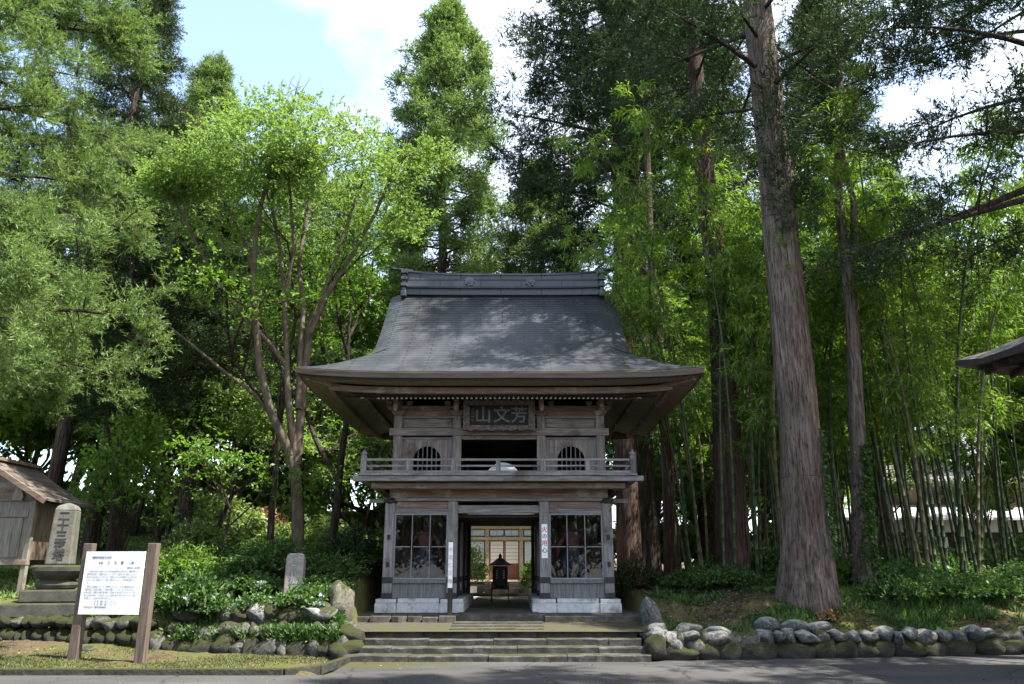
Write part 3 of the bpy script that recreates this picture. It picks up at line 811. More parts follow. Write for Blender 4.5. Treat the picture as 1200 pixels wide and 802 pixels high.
for sd in (-1, 1):
    xa, xb = XC + sd * 2.26, XC + sd * 1.08
    a, b = min(xa, xb), max(xa, xb); cx = (a + b) / 2
    for yy, sg in ((UF, -1), (UB, 1)):
        ys_ = yy - .02
        if sg > 0:
            q = MB(); q.box(a, b, ys_, ys_ + .04, 3.602, 4.583); q.build('rear_wall', M['brown_v'], gate); continue
        p = arch_panel(a, b, ys_, 3.72, 4.55, cx, .315, 4.03, .04, 'window_wall', M['warm_v'], gate)
        for (u0, u1) in ((a, a + .05), (b - .05, b)):
            q = MB(); q.box(u0, u1, ys_ - .022, ys_ - .002, 3.73, 4.50); q.build('stile', M['wood_v'], p, bevel=.004)
        q = MB(); q.box(a, b, ys_ - .026, ys_ - .003, 4.503, 4.55); q.build('top_rail', M['wood_h'], p, bevel=.004)
        q = MB(); q.box(cx - .02, cx + .02, ys_ - .018, ys_ - .003, 4.36, 4.50); q.build('muntin', M['wood_v'], p)
        q = MB()
        for k in range(5):
            xx = cx - .315 + .63 * (k + 1) / 6
            q.box(xx - .012, xx + .012, ys_ + .005, ys_ + .03, 3.72, 4.03 + math.sqrt(max(.315 ** 2 - (xx - cx) ** 2, 0)) + .01)
        q.build('window_bars', M['grey_v'], p)
        q = MB(); q.box(a, b, ys_ - .035, ys_ + .06, 3.602, 3.718); q.build('bottom_rail', M['wood_h'], p, bevel=.006)
    for yy, sg in ((UF, -1), (UB, 1)):
        # panel above the tie beam and the low trapezoid boards between brackets
        q = MB(); q.box(a - .003, b + .003, yy - .015, yy + .03, 4.757, 4.998); q.build('frieze_panel', M['brown_h'], gate)
        q = MB(); q.box(a + .03, b - .03, yy - .035, yy - .016, 4.79, 4.96); q.build('raised_board', M['warm_h'], gate, bevel=.006)
        q = MB()
        q.prism([(a - .02, 5.055), (b + .02, 5.055), (b - .12, 5.30), (a + .12, 5.30)], 'y', yy - .05, yy + .02); q.build('bracket_board', M['brown_h'], gate, bevel=.006)
    q = MB(); q.box(XC + sd * 2.36 - .03, XC + sd * 2.36 + .03, UF + .1, UB - .1, 3.602, 5.0); q.build('side_wall', M['brown_v'], gate)
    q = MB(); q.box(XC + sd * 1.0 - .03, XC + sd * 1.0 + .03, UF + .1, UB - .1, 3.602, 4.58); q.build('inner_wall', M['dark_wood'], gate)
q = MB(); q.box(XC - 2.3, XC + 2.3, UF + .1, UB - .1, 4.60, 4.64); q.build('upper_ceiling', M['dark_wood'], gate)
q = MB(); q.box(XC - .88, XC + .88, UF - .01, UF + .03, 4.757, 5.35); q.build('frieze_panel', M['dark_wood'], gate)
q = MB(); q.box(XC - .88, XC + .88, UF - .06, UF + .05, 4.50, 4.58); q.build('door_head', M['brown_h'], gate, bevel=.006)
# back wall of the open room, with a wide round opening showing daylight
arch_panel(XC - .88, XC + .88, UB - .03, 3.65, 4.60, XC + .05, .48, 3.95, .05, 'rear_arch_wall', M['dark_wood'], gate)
q = MB(); n = 22
q.tube([(XC + .05 + .55 * math.cos(math.pi * k / n), UB - .08, 3.95 + .55 * math.sin(math.pi * k / n)) for k in range(n + 1)], .05, 8)
q.build('round_arch_frame', M['dark_wood'], gate)
# bracket sets on the upper pillars
for dx in (-2.36, -.98, .98, 2.36):
    for yy, sg in ((UF, -1), (UB, 1)):
        x = XC + dx
        q = MB()
        q.prism([(x - .10, 5.053), (x + .10, 5.053), (x + .16, 5.13), (x + .16, 5.18), (x - .16, 5.18), (x - .16, 5.13)], 'y', yy - .15, yy + .15)
        q.prism([(x - .30, 5.27), (x - .22, 5.20), (x + .22, 5.20), (x + .30, 5.27), (x + .30, 5.31), (x - .30, 5.31)], 'y', yy - .06, yy + .06)
        for k in (-.24, 0, .24):
            q.prism([(x + k - .05, 5.312), (x + k + .05, 5.312), (x + k + .075, 5.36), (x + k + .075, 5.41), (x + k - .075, 5.41), (x + k - .075, 5.36)], 'y', yy - .075, yy + .075)
        y1 = yy + sg * .62
        q.prism([(yy, 5.19), (yy + sg * .35, 5.19), (yy + sg * .55, 5.25), (yy + sg * .62, 5.33), (yy, 5.33)], 'x', x - .05, x + .05)
        q.prism([(x - .05, 5.10 + .14), (x + .05, 5.24), (x + .05, 5.12), (x + .02, 5.06), (x - .02, 5.06), (x - .05, 5.12)], 'y', min(y1, y1 + sg * .0) - .04, y1 + .04)
        q.build('bracket_set', M['brown_h'], gate, bevel=.008)
ring('purlin', 2.62, UF - .5, UB + .5, 5.42, 5.52, .14, M['brown_h'])

# ---- roof
HX, HY, YC = 4.37, 4.0, 20.2
ZE = 5.64
def prof(u): return .431 * u + .092 * u * u
def lift(x, y):
    ax, ay = abs(x) / HX, abs(y) / HY
    return .11 * (max(ax, 0) ** 5) * max(ay, 0) ** 5 + .03 * (ax ** 4 if ay > .99 else 0) * 0
GX = 3.05
def roof_uv(mb_rows, uo):
    pass
roof = MB(); uvs = []
def patch(rows, uvr):
    n = len(rows[0]); base = len(roof.v)
    roof.grid(rows)
    for r in uvr: uvs.extend(r)
def arc_len(u):
    k = np.linspace(0, u, 12); return float(np.sum(np.hypot(np.diff(k), np.diff(prof(k))))) if u > 0 else 0.0
NU = 34
for sg in (-1, 1):                                   # front and back slopes
    rows, uvr = [], []
    us = list(np.linspace(0, HX - GX, 12)) + list(np.linspace(HX - GX, HY, 24))[1:]
    for u in us:
        hw = max(HX - u, GX)
        row, ur = [], []
        for k in range(41):
            t = -1 + 2 * k / 40
            x = hw * t; y = HY - u
            z = ZE + prof(u) + lift(x, y)
            e = max(0, (abs(x) - 2.5) / .55) if u > HX - GX else max(0, (abs(x) - 2.5) / .55) * (u / (HX - GX)) if abs(x) <= GX else 0
            e = min(e, 1)
            if u >= HX - GX: z -= .16 * e * e * min(1, (u - (HX - GX)) / .6)
            row.append((XC + .05 + x, YC + sg * y, z)); ur.append((x, arc_len(u)))
        rows.append(row); uvr.append(ur)
    patch(rows, uvr)
UG = HX - 2.55
for sg in (-1, 1):                                   # side skirts
    rows, uvr = [], []
    for u in np.linspace(0, UG, 16):
        row, ur = [], []
        hy = HY - min(u, 9)
        for k in range(37):
            t = -1 + 2 * k / 36
            y = hy * t; x = HX - u
            z = ZE + prof(u) + lift(x, y) - .004
            row.append((XC + .05 + sg * x, YC + y, z)); ur.append((y, arc_len(u)))
        rows.append(row); uvr.append(ur)
    patch(rows, uvr)
ro = roof.build('roof', M['shingle'], gate, smooth=False)
uvl = ro.data.uv_layers.new(name='UVMap')
li = np.zeros(len(ro.data.loops), dtype=np.int32); ro.data.loops.foreach_get('vertex_index', li)
uvl.data.foreach_set('uv', np.array(uvs, dtype=np.float32)[li].ravel())
ro.data.polygons.foreach_set('use_smooth', [True] * len(ro.data.polygons))
# verge boards along the gable edges and the gable walls
for sx in (-1, 1):
    for sg in (-1, 1):
        q = MB(); rows = []
        for u in np.linspace(HX - GX + .02, HY, 20):
            z = ZE + prof(u) - .16 * min(1, (u - (HX - GX)) / .6) - .003
            y = YC + sg * (HY - u)
            x0 = XC + .05 + sx * (GX + .004); x1 = XC + .05 + sx * (GX - .10)
            rows.append([(x1, y, z - .004), (x0, y, z - .004), (x0, y, z - .17), (x1, y, z - .17), (x1, y, z - .004)])
        q.grid(rows); q.build('verge_board', M['fascia'], ro)
    q = MB()
    yb = HY - UG
    poly = [(YC + sg_ * (HY - u), ZE + prof(u) - .05) for sg_, us_ in ((-1, np.linspace(UG, HY, 12)), (1, np.linspace(HY, UG, 12)[1:])) for u in us_]
    q.prism(poly, 'x', XC + .05 + sx * 2.52, XC + .05 + sx * 2.60); q.build('gable_wall', M['brown_v'], ro)
# eave edge, soffits, eave beam
def eave_ring(o0, z0f, o1, z1f, n=40):
    """strip between inset o0 and inset o1; z?f(x,y) heights"""
    rows = []
    for (o, zf) in ((o0, z0f), (o1, z1f)):
        hx, hy = HX - o, HY - o
        row = []
        for (ax, ay, bx, by) in ((-1, -1, 1, -1), (1, -1, 1, 1), (1, 1, -1, 1), (-1, 1, -1, -1)):
            for k in range(n):
                t = k / n
                x = (ax + (bx - ax) * t); y = (ay + (by - ay) * t)
                row.append((XC + .05 + hx * x, YC + hy * y, zf(HX * x, HY * y)))
        row.append(row[0]); rows.append(row)
    return rows
lf = lambda dz, k=1.0: (lambda x, y: ZE + dz + k * lift(x, y))
q = MB()
r1 = eave_ring(0.012, lf(-.004), 0.0, lf(-.02)); r2 = eave_ring(0.0, lf(-.02), .03, lf(-.135)); r3 = eave_ring(.03, lf(-.135), .16, lf(-.135))
q.grid(r1); q.grid(r2); q.grid(r3)
q.build('eave_edge', M['fascia'], ro)
q = MB()
q.grid(eave_ring(.10, lf(-.132), .12, lf(-.20)))
q.build('eave_lining', M['dark_wood'], ro)
q = MB()
q.grid(eave_ring(.121, lf(-.199), .66, lf(-.17, .8)))
q.build('outer_soffit', M['soffit'], ro, smooth=False)
q = MB()
zb0, zb1 = -.215, -.35
q.grid(eave_ring(.60, lf(zb0, .8), .60, lf(zb1, .8))); q.grid(eave_ring(.60, lf(zb1, .8), .70, lf(zb1, .8))); q.grid(eave_ring(.70, lf(zb1, .8), .70, lf(zb0, .8))); q.grid(eave_ring(.60, lf(zb0, .8), .70, lf(zb0, .8)))
q.build('eave_beam', M['brown_h'], ro)
q = MB(); q.grid(eave_ring(.70, lf(-.21, .7), 2.0, lf(-.02, 0))); q.build('inner_soffit', M['soffit'], ro)
q = MB(); q.grid(eave_ring(1.18, lf(-.26, .4), 1.18, lf(-.13, .4))); q.grid(eave_ring(1.18, lf(-.26, .4), 1.26, lf(-.26, .4))); q.grid(eave_ring(1.26, lf(-.26, .4), 1.26, lf(-.13, .4)))
q.build('rafter_beam', M['brown_h'], ro)
# rafters: front and back, lower row with white tips
for sg in (-1, 1):
    for k in range(-26, 27):
        x = XC + .02 + k * .105
        a = Vector((x, YC - sg * (HY - 1.95), 5.50)); b = Vector((x, YC - sg * (HY - 1.14), 5.315))
        if sg > 0:
            q = MB(); q.beam(a, b, .05, .06); d = (b - a).normalized(); q.beam(b + d * .001, b + d * .008, .056, .064, 1)
            q.build('rafter', [M['dark_wood'], M['white_tip']], ro)
q = MB()
for k in range(-66, 67):
    x = XC + .05 + k * .0525
    zc = ZE - .36 + .8 * lift(x - XC - .05, HY - .7)
    q.beam((x, YC - HY + 1.2, zc + .06), (x, YC - HY + .74, zc), .026, .05)
q.build('flying_rafters', M['dark_wood'], ro)
for sx in (-1, 1):
    for sg in (-1, 1):
        a = Vector((XC + sx * 2.4, YC + sg * 1.8, 5.52)); b = Vector((XC + .05 + sx * (HX - 1.25), YC + sg * (HY - 1.12), 5.36))
        q = MB(); q.beam(a, b, .10, .13); d = (b - a).normalized(); q.beam(b + d * .001, b + d * .012, .104, .134, 1)
        q.build('hip_rafter', [M['brown_h'], M['white_tip']], ro)
        c = Vector((XC + .05 + sx * (HX - .2), YC + sg * (HY - .2), ZE - .20 + .11))
        q = MB(); q.beam(b + Vector((0, 0, .05)), c, .09, .11); q.build('hip_rafter', M['brown_h'], ro)
# ridge
ZR = ZE + prof(HY)
rd = MB()
rx = 2.62
rows = []
def rz(x): return .10 * (abs(x) / rx) ** 3
for (dy, dz) in ((-.17, -.12), (-.17, .06), (-.23, .065), (-.23, .11), (-.165, .115), (-.165, .44), (-.19, .445), (-.19, .50), (.0, .545), (.19, .50), (.165, .44), (.165, .115), (.23, .11), (.17, .06), (.17, -.12)):
    rows.append([(XC + .05 + rx * t, YC + dy, ZR + dz + rz(rx * t) * (1 if dz > .4 else .25)) for t in np.linspace(-1, 1, 25)])
rd.grid(rows)
ridge = rd.build('ridge', M['shingle'], ro)
uvl = ridge.data.uv_layers.new(name='UVMap')
vv = [(v.co.x, v.co.z * .6) for v in ridge.data.vertices]
for l in ridge.data.loops: uvl.data[l.index].uv = vv[l.vertex_index]
M['ridge_trim'] = surf('ridge_copper', [(0.3, (0.05, 0.055, 0.066)), (0.7, (0.09, 0.097, 0.11))], 3, (0.4, 3, 3), 0.45, 0.2, metallic=.3)
for sx in (-1, 1):
    x = XC + .05 + sx * (rx + .06)
    q = MB()
    for (w, z0, z1, e) in ((.30, -.18, -.02, .075), (.26, -.018, .10, .055), (.30, .102, .2, .085), (.25, .202, .29, .06), (.29, .292, .39, .085), (.25, .392, .47, .06), (.30, .472, .60, .09)):
        q.box(x - e, x + e, YC - w, YC + w, ZR + z0, ZR + z1)
    q.build('ridge_end', M['ridge_trim'], ridge, bevel=.02)
    q = MB(); q.beam((x - sx * .2, YC, ZR + .63), (x + sx * .42, YC, ZR + .71), .16, .045); q.build('ridge_horn', M['ridge_trim'], ridge, bevel=.012)
for dx in (-.85, .80):
    q = MB(); n = 28
    poly = [((.13 + .018 * math.cos(7 * 2 * math.pi * k / n)) * math.cos(2 * math.pi * k / n) + XC + dx, (.13 + .018 * math.cos(7 * 2 * math.pi * k / n)) * math.sin(2 * math.pi * k / n) + ZR + .27) for k in range(n)]
    q.prism(poly, 'y', YC - .20, YC - .168)
    poly = [(.06 * math.cos(2 * math.pi * k / n) + XC + dx, .06 * math.sin(2 * math.pi * k / n) + ZR + .27) for k in range(n)]
    q.prism(poly, 'y', YC - .225, YC - .202)
    q.build('crest', M['ridge_trim'], ridge)

# ---- plaque hanging under the eave
pq = empty('name_plaque', (XC, 17.95, 5.0), 'dark carved plaque with pale brush characters hanging under the gate eave', 'plaque')
q = MB(); q.box(XC - .68, XC + .68, 17.94, 17.98, 4.78, 5.26); q.build('board', M['plaque'], pq)
q = MB(); random.seed(4)
x0, x1, z0, z1 = XC - .83, XC + .83, 4.66, 5.37
def wav(n, t): return .014 * math.sin(n * t * math.pi * 2) + .012 * math.sin(n * 2.7 * t * math.pi * 2)
n = 48
for (za, zb, s_) in ((z0, 4.78, -1), (5.26, z1, 1)):
    poly = [(x0 + (x1 - x0) * k / n, (za if s_ < 0 else zb) + wav(7, k / n)) for k in range(n + 1)]
    inner = [(x1, zb if s_ < 0 else za), (x0, zb if s_ < 0 else za)]
    q.prism(poly + inner, 'y', 17.86, 17.99)
for (xa, xb, s_) in ((x0, XC - .68, -1), (XC + .68, x1, 1)):
    poly = [((xa if s_ < 0 else xb) + .6 * wav(4, k / 24), 4.783 + (5.257 - 4.783) * k / 24) for k in range(25)]
    inn = xb if s_ < 0 else xa
    q.prism(poly + [(inn, 5.257), (inn, 4.783)], 'y', 17.87, 17.985)
q.build('frame', M['carved'], pq, bevel=.008)
for ch, xx in (('山', -.37), ('文', .06), ('芳', .47)):
    text('lettering', ch, .40, (XC + xx, 17.937, 5.01), M['pale_char'], pq, bold=.006)
text('lettering', '文\n化\n仲\n秋', .075, (XC - .61, 17.937, 5.02), M['pale_char'], pq, line=1.05)

# ---- guardian statues behind the glass
M['statue'] = surf('old_red_lacquer', [(0.3, (0.05, 0.022, 0.018)), (0.6, (0.13, 0.055, 0.045)), (0.8, (0.2, 0.13, 0.10))], 5, rough=.6, bump=.3)
M['statue_cloth'] = surf('dull_painted_cloth', [(0.3, (0.02, 0.026, 0.032)), (0.6, (0.05, 0.062, 0.07)), (0.8, (0.18, 0.165, 0.13))], 7, rough=.7, bump=.3)
def skin_body(name, joints, edges, mat, parent, lv=2):
    me = bpy.data.meshes.new(name)
    me.from_pydata([j[:3] for j in joints], edges, [])
    o = bpy.data.objects.new(name, me); C.objects.link(o)
    sk = o.modifiers.new('skin', 'SKIN')
    for i, j in enumerate(joints):
        me.skin_vertices[0].data[i].radius = (j[3], j[4] if len(j) > 4 else j[3])
        me.skin_vertices[0].data[i].use_root = (i == 0)
    sb = o.modifiers.new('sub', 'SUBSURF'); sb.levels = lv; sb.render_levels = lv
    me.materials.append(mat); o.parent = parent
    return o
for sd, lab in ((-1, 'red lacquered guardian statue behind the left window of the gate'), (1, 'guardian statue in dull robes behind the right window of the gate')):
    st = empty('guardian_statue', (XC + sd * 1.72, 18.95, .985), lab, 'statue', world_parts=False)
    m_ = -sd
    J = [(0, 0, .95, .16, .13), (0, 0, 1.12, .15, .12), (0, -.02, 1.30, .19, .14), (0, -.02, 1.44, .10), (0, -.04, 1.55, .075), (0, -.06, 1.68, .12, .13), (0, -.03, 1.80, .08), (0, 0, 1.88, .045),
         (-.20 * m_, 0, 1.38, .085), (-.36 * m_, -.06, 1.22, .07), (-.30 * m_, -.22, 1.42, .055), (-.30 * m_, -.28, 1.53, .055),
         (.20 * m_, 0, 1.38, .085), (.33 * m_, .0, 1.12, .07), (.38 * m_, -.16, .92, .055), (.40 * m_, -.24, .86, .05),
         (-.12, 0, .80, .14), (-.17, -.05, .45, .10), (-.19, 0, .12, .06), (-.20, -.12, .05, .05), (.12, 0, .80, .14), (.19, -.05, .45, .10), (.23, 0, .12, .06), (.26, -.12, .05, .05)]
    Ed = [(0, 1), (1, 2), (2, 3), (3, 4), (4, 5), (5, 6), (6, 7), (2, 8), (8, 9), (9, 10), (10, 11), (2, 12), (12, 13), (13, 14), (14, 15), (0, 16), (16, 17), (17, 18), (18, 19), (0, 20), (20, 21), (21, 22), (22, 23)]
    skin_body('body', J, Ed, M['statue'], st)
    q = MB(); rows = []
    for (zz, rr, wv) in ((1.02, .20, .0), (.85, .26, .02), (.65, .31, .04), (.48, .35, .055)):
        rows.append([((rr + wv * math.sin(7 * t)) * math.cos(t), (rr * .75 + wv * math.sin(7 * t + 1)) * math.sin(t), zz) for t in np.linspace(0, 2 * math.pi, 41)])
    q.grid(rows); q.build('skirt', M['statue_cloth'], st, smooth=True, recalc=False)
    q = MB(); rows = []
    for k in range(15):
        t = -.9 + k / 14 * 4.9; c = (.52 * math.cos(t), .16, 1.45 + .52 * math.sin(t))
        w = .05 + .02 * math.sin(k)
        rows.append([(c[0], c[1] - w, c[2]), (c[0] * 1.03, c[1] + w, c[2] * 1.01)])
    q.grid(rows); so = q.build('sash', M['statue_cloth'], st, smooth=True, recalc=False)
    so.modifiers.new('thick', 'SOLIDIFY').thickness = .02
    q = MB(); q.lathe((0, 0, -.005), [(.42, 0), (.44, .06), (.36, .10), (.30, .12)], 12); q.build('rock_base', M['stele_dark'], st)

# ---- small signs
sp = empty('sign_post', (-1.30, 17.22, .66), 'slim dark post with a tall white name strip left of the gate opening', 'sign post')
q = MB(); q.box(-1.345, -1.245, 17.17, 17.27, .60, 2.17); q.build('post', M['dark_wood'], sp, bevel=.006)
q = MB(); q.box(-1.343, -1.247, 17.155, 17.167, 1.22, 2.15); q.build('sign_plate', M['white_paint'], sp)
text('lettering', '木\n造\n仁\n王\n像', .10, (-1.295, 17.153, 1.67), M['ink_grey'], sp, line=1.6)
fs = empty('fire_sign', (XC + 1.02, 17.88, 2.2), 'white vertical plate with red and black characters on the gate pillar right of the opening', 'sign')
q = MB(); q.box(XC + .955, XC + 1.085, 17.872, 17.886, 1.83, 2.56); q.build('plate', M['white_paint'], fs)
for ch, z, m_, s_ in (('火', 2.44, M['ink_red'], .13), ('の', 2.29, M['ink'], .11), ('用', 2.14, M['ink_red'], .13), ('心', 1.99, M['ink'], .13), ('一', 1.885, M['ink_grey'], .06)):
    text('lettering', ch, s_, (XC + 1.02, 17.870, z), m_, fs, bold=.002)

# ---------------------------------------------------------------- stones and walls
import bmesh
def unit3(k):
    r_ = random.Random(k); v = Vector((r_.gauss(0, 1), r_.gauss(0, 1), r_.gauss(0, 1))); return v.normalized()
def rock_mesh(name, seed, mat, sub=3, rough=.28, flat=.0):
    bm = bmesh.new()
    bmesh.ops.create_icosphere(bm, subdivisions=sub, radius=1)
    cuts = [(unit3(seed * 9 + k), .62 + .2 * ((seed * 37 + k * 53) % 10) / 10) for k in range(7)]
    for v in bm.verts:
        p = v.co.copy()
        n1 = mnoise.noise(p * 1.1 + Vector((seed * 7.3, seed, 0))); n2 = mnoise.noise(p * 2.7 + Vector((0, seed * 3.1, seed)))
        n3 = mnoise.noise(p * 6 + Vector((seed, 0, seed * 5)))
        q = p * (1 + rough * n1 + rough * .45 * n2 + rough * .15 * n3)
        for d_, h_ in cuts:
            e = q.dot(d_) - h_
            if e > 0: q = q - d_ * e * .8
        q = q * 1.18
        v.co = q
    me = bpy.data.meshes.new(name); bm.to_mesh(me); bm.free()
    me.materials.append(mat)
    me.polygons.foreach_set('use_smooth', [True] * len(me.polygons))
    return me
ROCK = {k: [rock_mesh('stone', s + i * 13, M[k]) for s in range(6)] for i, k in enumerate(('stone', 'mossy', 'deep_moss'))}
random.seed(21)
def put_rock(kind, loc, size, parent=None, rz=None, tilt=.15, name='stone', base=None):
    o = bpy.data.objects.new(name, random.choice(ROCK[kind])); C.objects.link(o)
    b = Vector(base) if base else Vector((0, 0, 0))
    o.location = Vector(loc) - b
    o.scale = size
    o.rotation_euler = (random.uniform(-tilt, tilt), random.uniform(-tilt, tilt), random.uniform(-.3, .3) if rz is None else rz)
    if parent: o.parent = parent
    return o
wall = empty('stone_wall', (6.5, 15.8, 0), 'low dry wall of pale rounded boulders along the road under the big cedar', 'stone wall')
def w_rock(*a, **k): put_rock(*a, parent=wall, base=(6.5, 15.8, 0), **k)
x = 2.62
while x < 11.6:
    w = random.uniform(.18, .42) if x > 3.6 else random.uniform(.16, .28)
    h = random.uniform(.10, .165)
    yy = float(wall_r(x + w / 2)) + .07
    w_rock(random.choice(['stone', 'stone', 'stone', 'mossy']), (x + w / 2, yy + random.uniform(-.03, .06), .36 + random.uniform(-.04, .05)), (w * .56, .19, h), tilt=.25)
    x += w
x = 2.65
while x < 11.6:
    w = random.uniform(.4, .75)
    yy = float(wall_r(x + w / 2)) + .05
    w_rock('deep_moss', (x + w / 2, yy, .12), (w * .58, .2, .2), tilt=.1)
    x += w * .92
for (x, yy, z, s) in ((4.9, 16.15, .53, (.26, .2, .16)), (5.4, 16.05, .50, (.3, .2, .14)), (3.3, 15.8, .46, (.25, .2, .14)), (5.9, 16.1, .50, (.2, .2, .14)), (2.75, 15.75, .45, (.2, .22, .16)), (3.9, 15.75, .43, (.34, .22, .12))):
    w_rock('stone', (x, yy, z), s, tilt=.3)

walll = empty('stone_wall', (-5, 15.9, 0), 'mossy tumbledown stone wall edging the planted terrace left of the steps', 'stone wall')
random.seed(8)
x = -6.9
while x < -3.2:
    w = random.uniform(.2, .55)
    yy = float(wall_l(x + w / 2)) + .05
    hh = random.uniform(.16, .26)
    put_rock(random.choice(['mossy', 'deep_moss', 'deep_moss']), (x + w / 2, yy, .16), (w * .58, .22, hh), parent=walll, base=(-5, 15.9, 0), tilt=.25)
    if random.random() < .85:
        put_rock(random.choice(['mossy', 'deep_moss', 'deep_moss', 'mossy']), (x + w / 2 + random.uniform(-.1, .1), yy + .14, .43 + random.uniform(-.05, .06)), (w * .5, .2, .15), parent=walll, base=(-5, 15.9, 0), tilt=.3)
    x += w * .9
for k in range(16):
    x = random.uniform(-6.6, -3.4); yy = float(wall_l(x)) + random.uniform(.3, .75)
    put_rock(random.choice(['mossy', 'deep_moss', 'stone']), (x, yy, float(terrain(x, yy)) + .05), (random.uniform(.14, .3), .2, random.uniform(.1, .18)), parent=walll, base=(-5, 15.9, 0), tilt=.35)
wallm = empty('stone_wall', (-9.5, 16.7, 0.2), 'dark wall of rounded stones carrying the tall inscribed monument', 'stone wall')
x = -12.6
while x < -7.0:
    w = random.uniform(.16, .34)
    yy = float(wall_l(x + w / 2)) + .03
    put_rock('mossy' if random.random() < .5 else 'deep_moss', (x + w / 2, yy, .58 + random.uniform(-.03, .03)), (w * .55, .2, .11), parent=wallm, base=(-9.5, 16.7, .2), tilt=.25)
    put_rock('deep_moss', (x + w / 2 + .1, yy - .03, .30), (w * .6, .22, .17), parent=wallm, base=(-9.5, 16.7, .2), tilt=.15)
    x += w * .95
# side ends of the flight of steps
walle = empty('stone_wall', (2.75, 16.0, 0), 'short run of whitish and mossy stones flanking the right end of the steps', 'stone wall')
for (x, yy, z, s, k) in ((2.62, 15.35, .2, (.18, .25, .24), 'deep_moss'), (2.72, 15.75, .34, (.2, .28, .2), 'stone'), (2.62, 16.15, .4, (.16, .25, .16), 'mossy'), (3.0, 15.5, .25, (.24, .2, .26), 'stone'), (3.38, 15.55, .16, (.22, .2, .18), 'mossy')):
    put_rock(k, (x, yy, z), s, parent=walle, base=(2.75, 16, 0), tilt=.3)
wallf = empty('stone_wall', (-3.2, 15.8, 0), 'dark mossy stones flanking the left end of the steps', 'stone wall')
for (x, yy, z, s, k) in ((-3.14, 15.3, .1, (.16, .24, .16), 'deep_moss'), (-3.18, 15.65, .22, (.18, .26, .22), 'mossy'), (-3.2, 16.05, .36, (.18, .25, .2), 'deep_moss'), (-3.3, 16.6, .5, (.2, .3, .16), 'mossy')):
    put_rock(k, (x, yy, z), s, parent=wallf, base=(-3.2, 15.8, 0), tilt=.2)
M['rockL'] = surf('dark_lichen_rock', [(0.25, (0.05, 0.045, 0.035)), (0.55, (0.12, 0.11, 0.085)), (0.8, (0.26, 0.25, 0.22))], 5, rough=.95, bump=.7, bscale=14, up_moss=((0.04, 0.045, 0.014), .36))
o = bpy.data.objects.new('standing_rock', rock_mesh('standing_rock', 41, M['rockL'], 4)); C.objects.link(o)
o.location = (-3.42, 16.45, .80); o.scale = (.25, .24, .50); o.rotation_euler = (0, .12, .4)
tag(o, 'rough upright mossy rock at the top left of the steps', 'rock')
o = bpy.data.objects.new('boulder', rock_mesh('boulder', 57, M['stone'], 4)); C.objects.link(o)
o.location = (2.80, 16.7, .64); o.scale = (.2, .28, .33); o.rotation_euler = (.1, -.42, .3)
tag(o, 'grey leaning boulder at the top right of the steps', 'rock')
o = put_rock('stone', (-9.9, 15.6, .30), (.3, .16, .11), name='boulder', tilt=.4); tag(o, 'flat slanting grey stone lying before the wall under the monument', 'rock')
o = put_rock('mossy', (-7.85, 15.5, .14), (.13, .1, .08), name='boulder'); tag(o, 'small dark stone on the grass beside the left post of the notice board', 'rock')

# ---------------------------------------------------------------- inscribed stones
def taper_block(mb, cx, cy, w0, w1, d0, d1, z0, z1, mi=0):
    vs = []
    for (w, d, z) in ((w0, d0, z0), (w1, d1, z1)):
        vs += [(cx - w / 2, cy - d / 2, z), (cx + w / 2, cy - d / 2, z), (cx + w / 2, cy + d / 2, z), (cx - w / 2, cy + d / 2, z)]
    mb.add(vs, [(3, 2, 1, 0), (4, 5, 6, 7), (0, 1, 5, 4), (1, 2, 6, 5), (2, 3, 7, 6), (3, 0, 4, 7)], mi)
mo = empty('stone_monument', (-9.62, 17.35, .70), 'tall square stone pillar with carved characters on a stepped lotus base', 'stone monument', rz=R(14), world_parts=False)
q = MB(); taper_block(q, 0, 0, .49, .43, .46, .40, .98, 2.12)
q.add([(-.215, -.2, 2.12), (.215, -.2, 2.12), (.215, .2, 2.12), (-.215, .2, 2.12), (-.18, -.16, 2.21), (.18, -.16, 2.21), (.18, .16, 2.21), (-.18, .16, 2.21), (0, 0, 2.29)],
      [(0, 1, 5, 4), (1, 2, 6, 5), (2, 3, 7, 6), (3, 0, 4, 7), (4, 5, 8), (5, 6, 8), (6, 7, 8), (7, 4, 8)])
q.build('shaft', M['stele'], mo, bevel=.03)
q = MB(); rows = []
def rsq(r, z, n=40, p=.55):
    return [(r * math.copysign(abs(math.cos(2 * math.pi * k / n)) ** p, math.cos(2 * math.pi * k / n)), r * math.copysign(abs(math.sin(2 * math.pi * k / n)) ** p, math.sin(2 * math.pi * k / n)), z) for k in range(n + 1)]
q.grid([rsq(.02, .979), rsq(.43, .979), rsq(.46, .94), rsq(.46, .86), rsq(.42, .78), rsq(.31, .68)]); q.build('lotus_seat', M['stele_dark'], mo, smooth=False)
q = MB(); q.grid([rsq(.31, .678), rsq(.36, .64), rsq(.38, .58), rsq(.36, .52), rsq(.32, .49)]); q.build('neck', M['stele_dark'], mo)
q = MB(); q.box(-.55, .55, -.5, .5, .235, .488); q.build('base_block', M['stele_dark'], mo, bevel=.03)
q = MB(); q.box(-.82, .82, -.72, .72, -.05, .23); q.build('base_block', M['stele_dark'], mo, bevel=.03)
for i, ch in enumerate('二十三夜塔'):
    z = 1.98 - i * .205
    y = -.5 * (.46 + (.40 - .46) * (z - .98) / 1.14) - .004
    text('carved_character', ch, .23, (0, y, z), M['ink'], mo, bold=.004, ext=.004)
mk = empty('stone_marker', (-4.56, 17.2, .93), 'small tapered granite marker with carved characters among the shrubs left of the gate', 'stone marker', rz=R(6), world_parts=False)
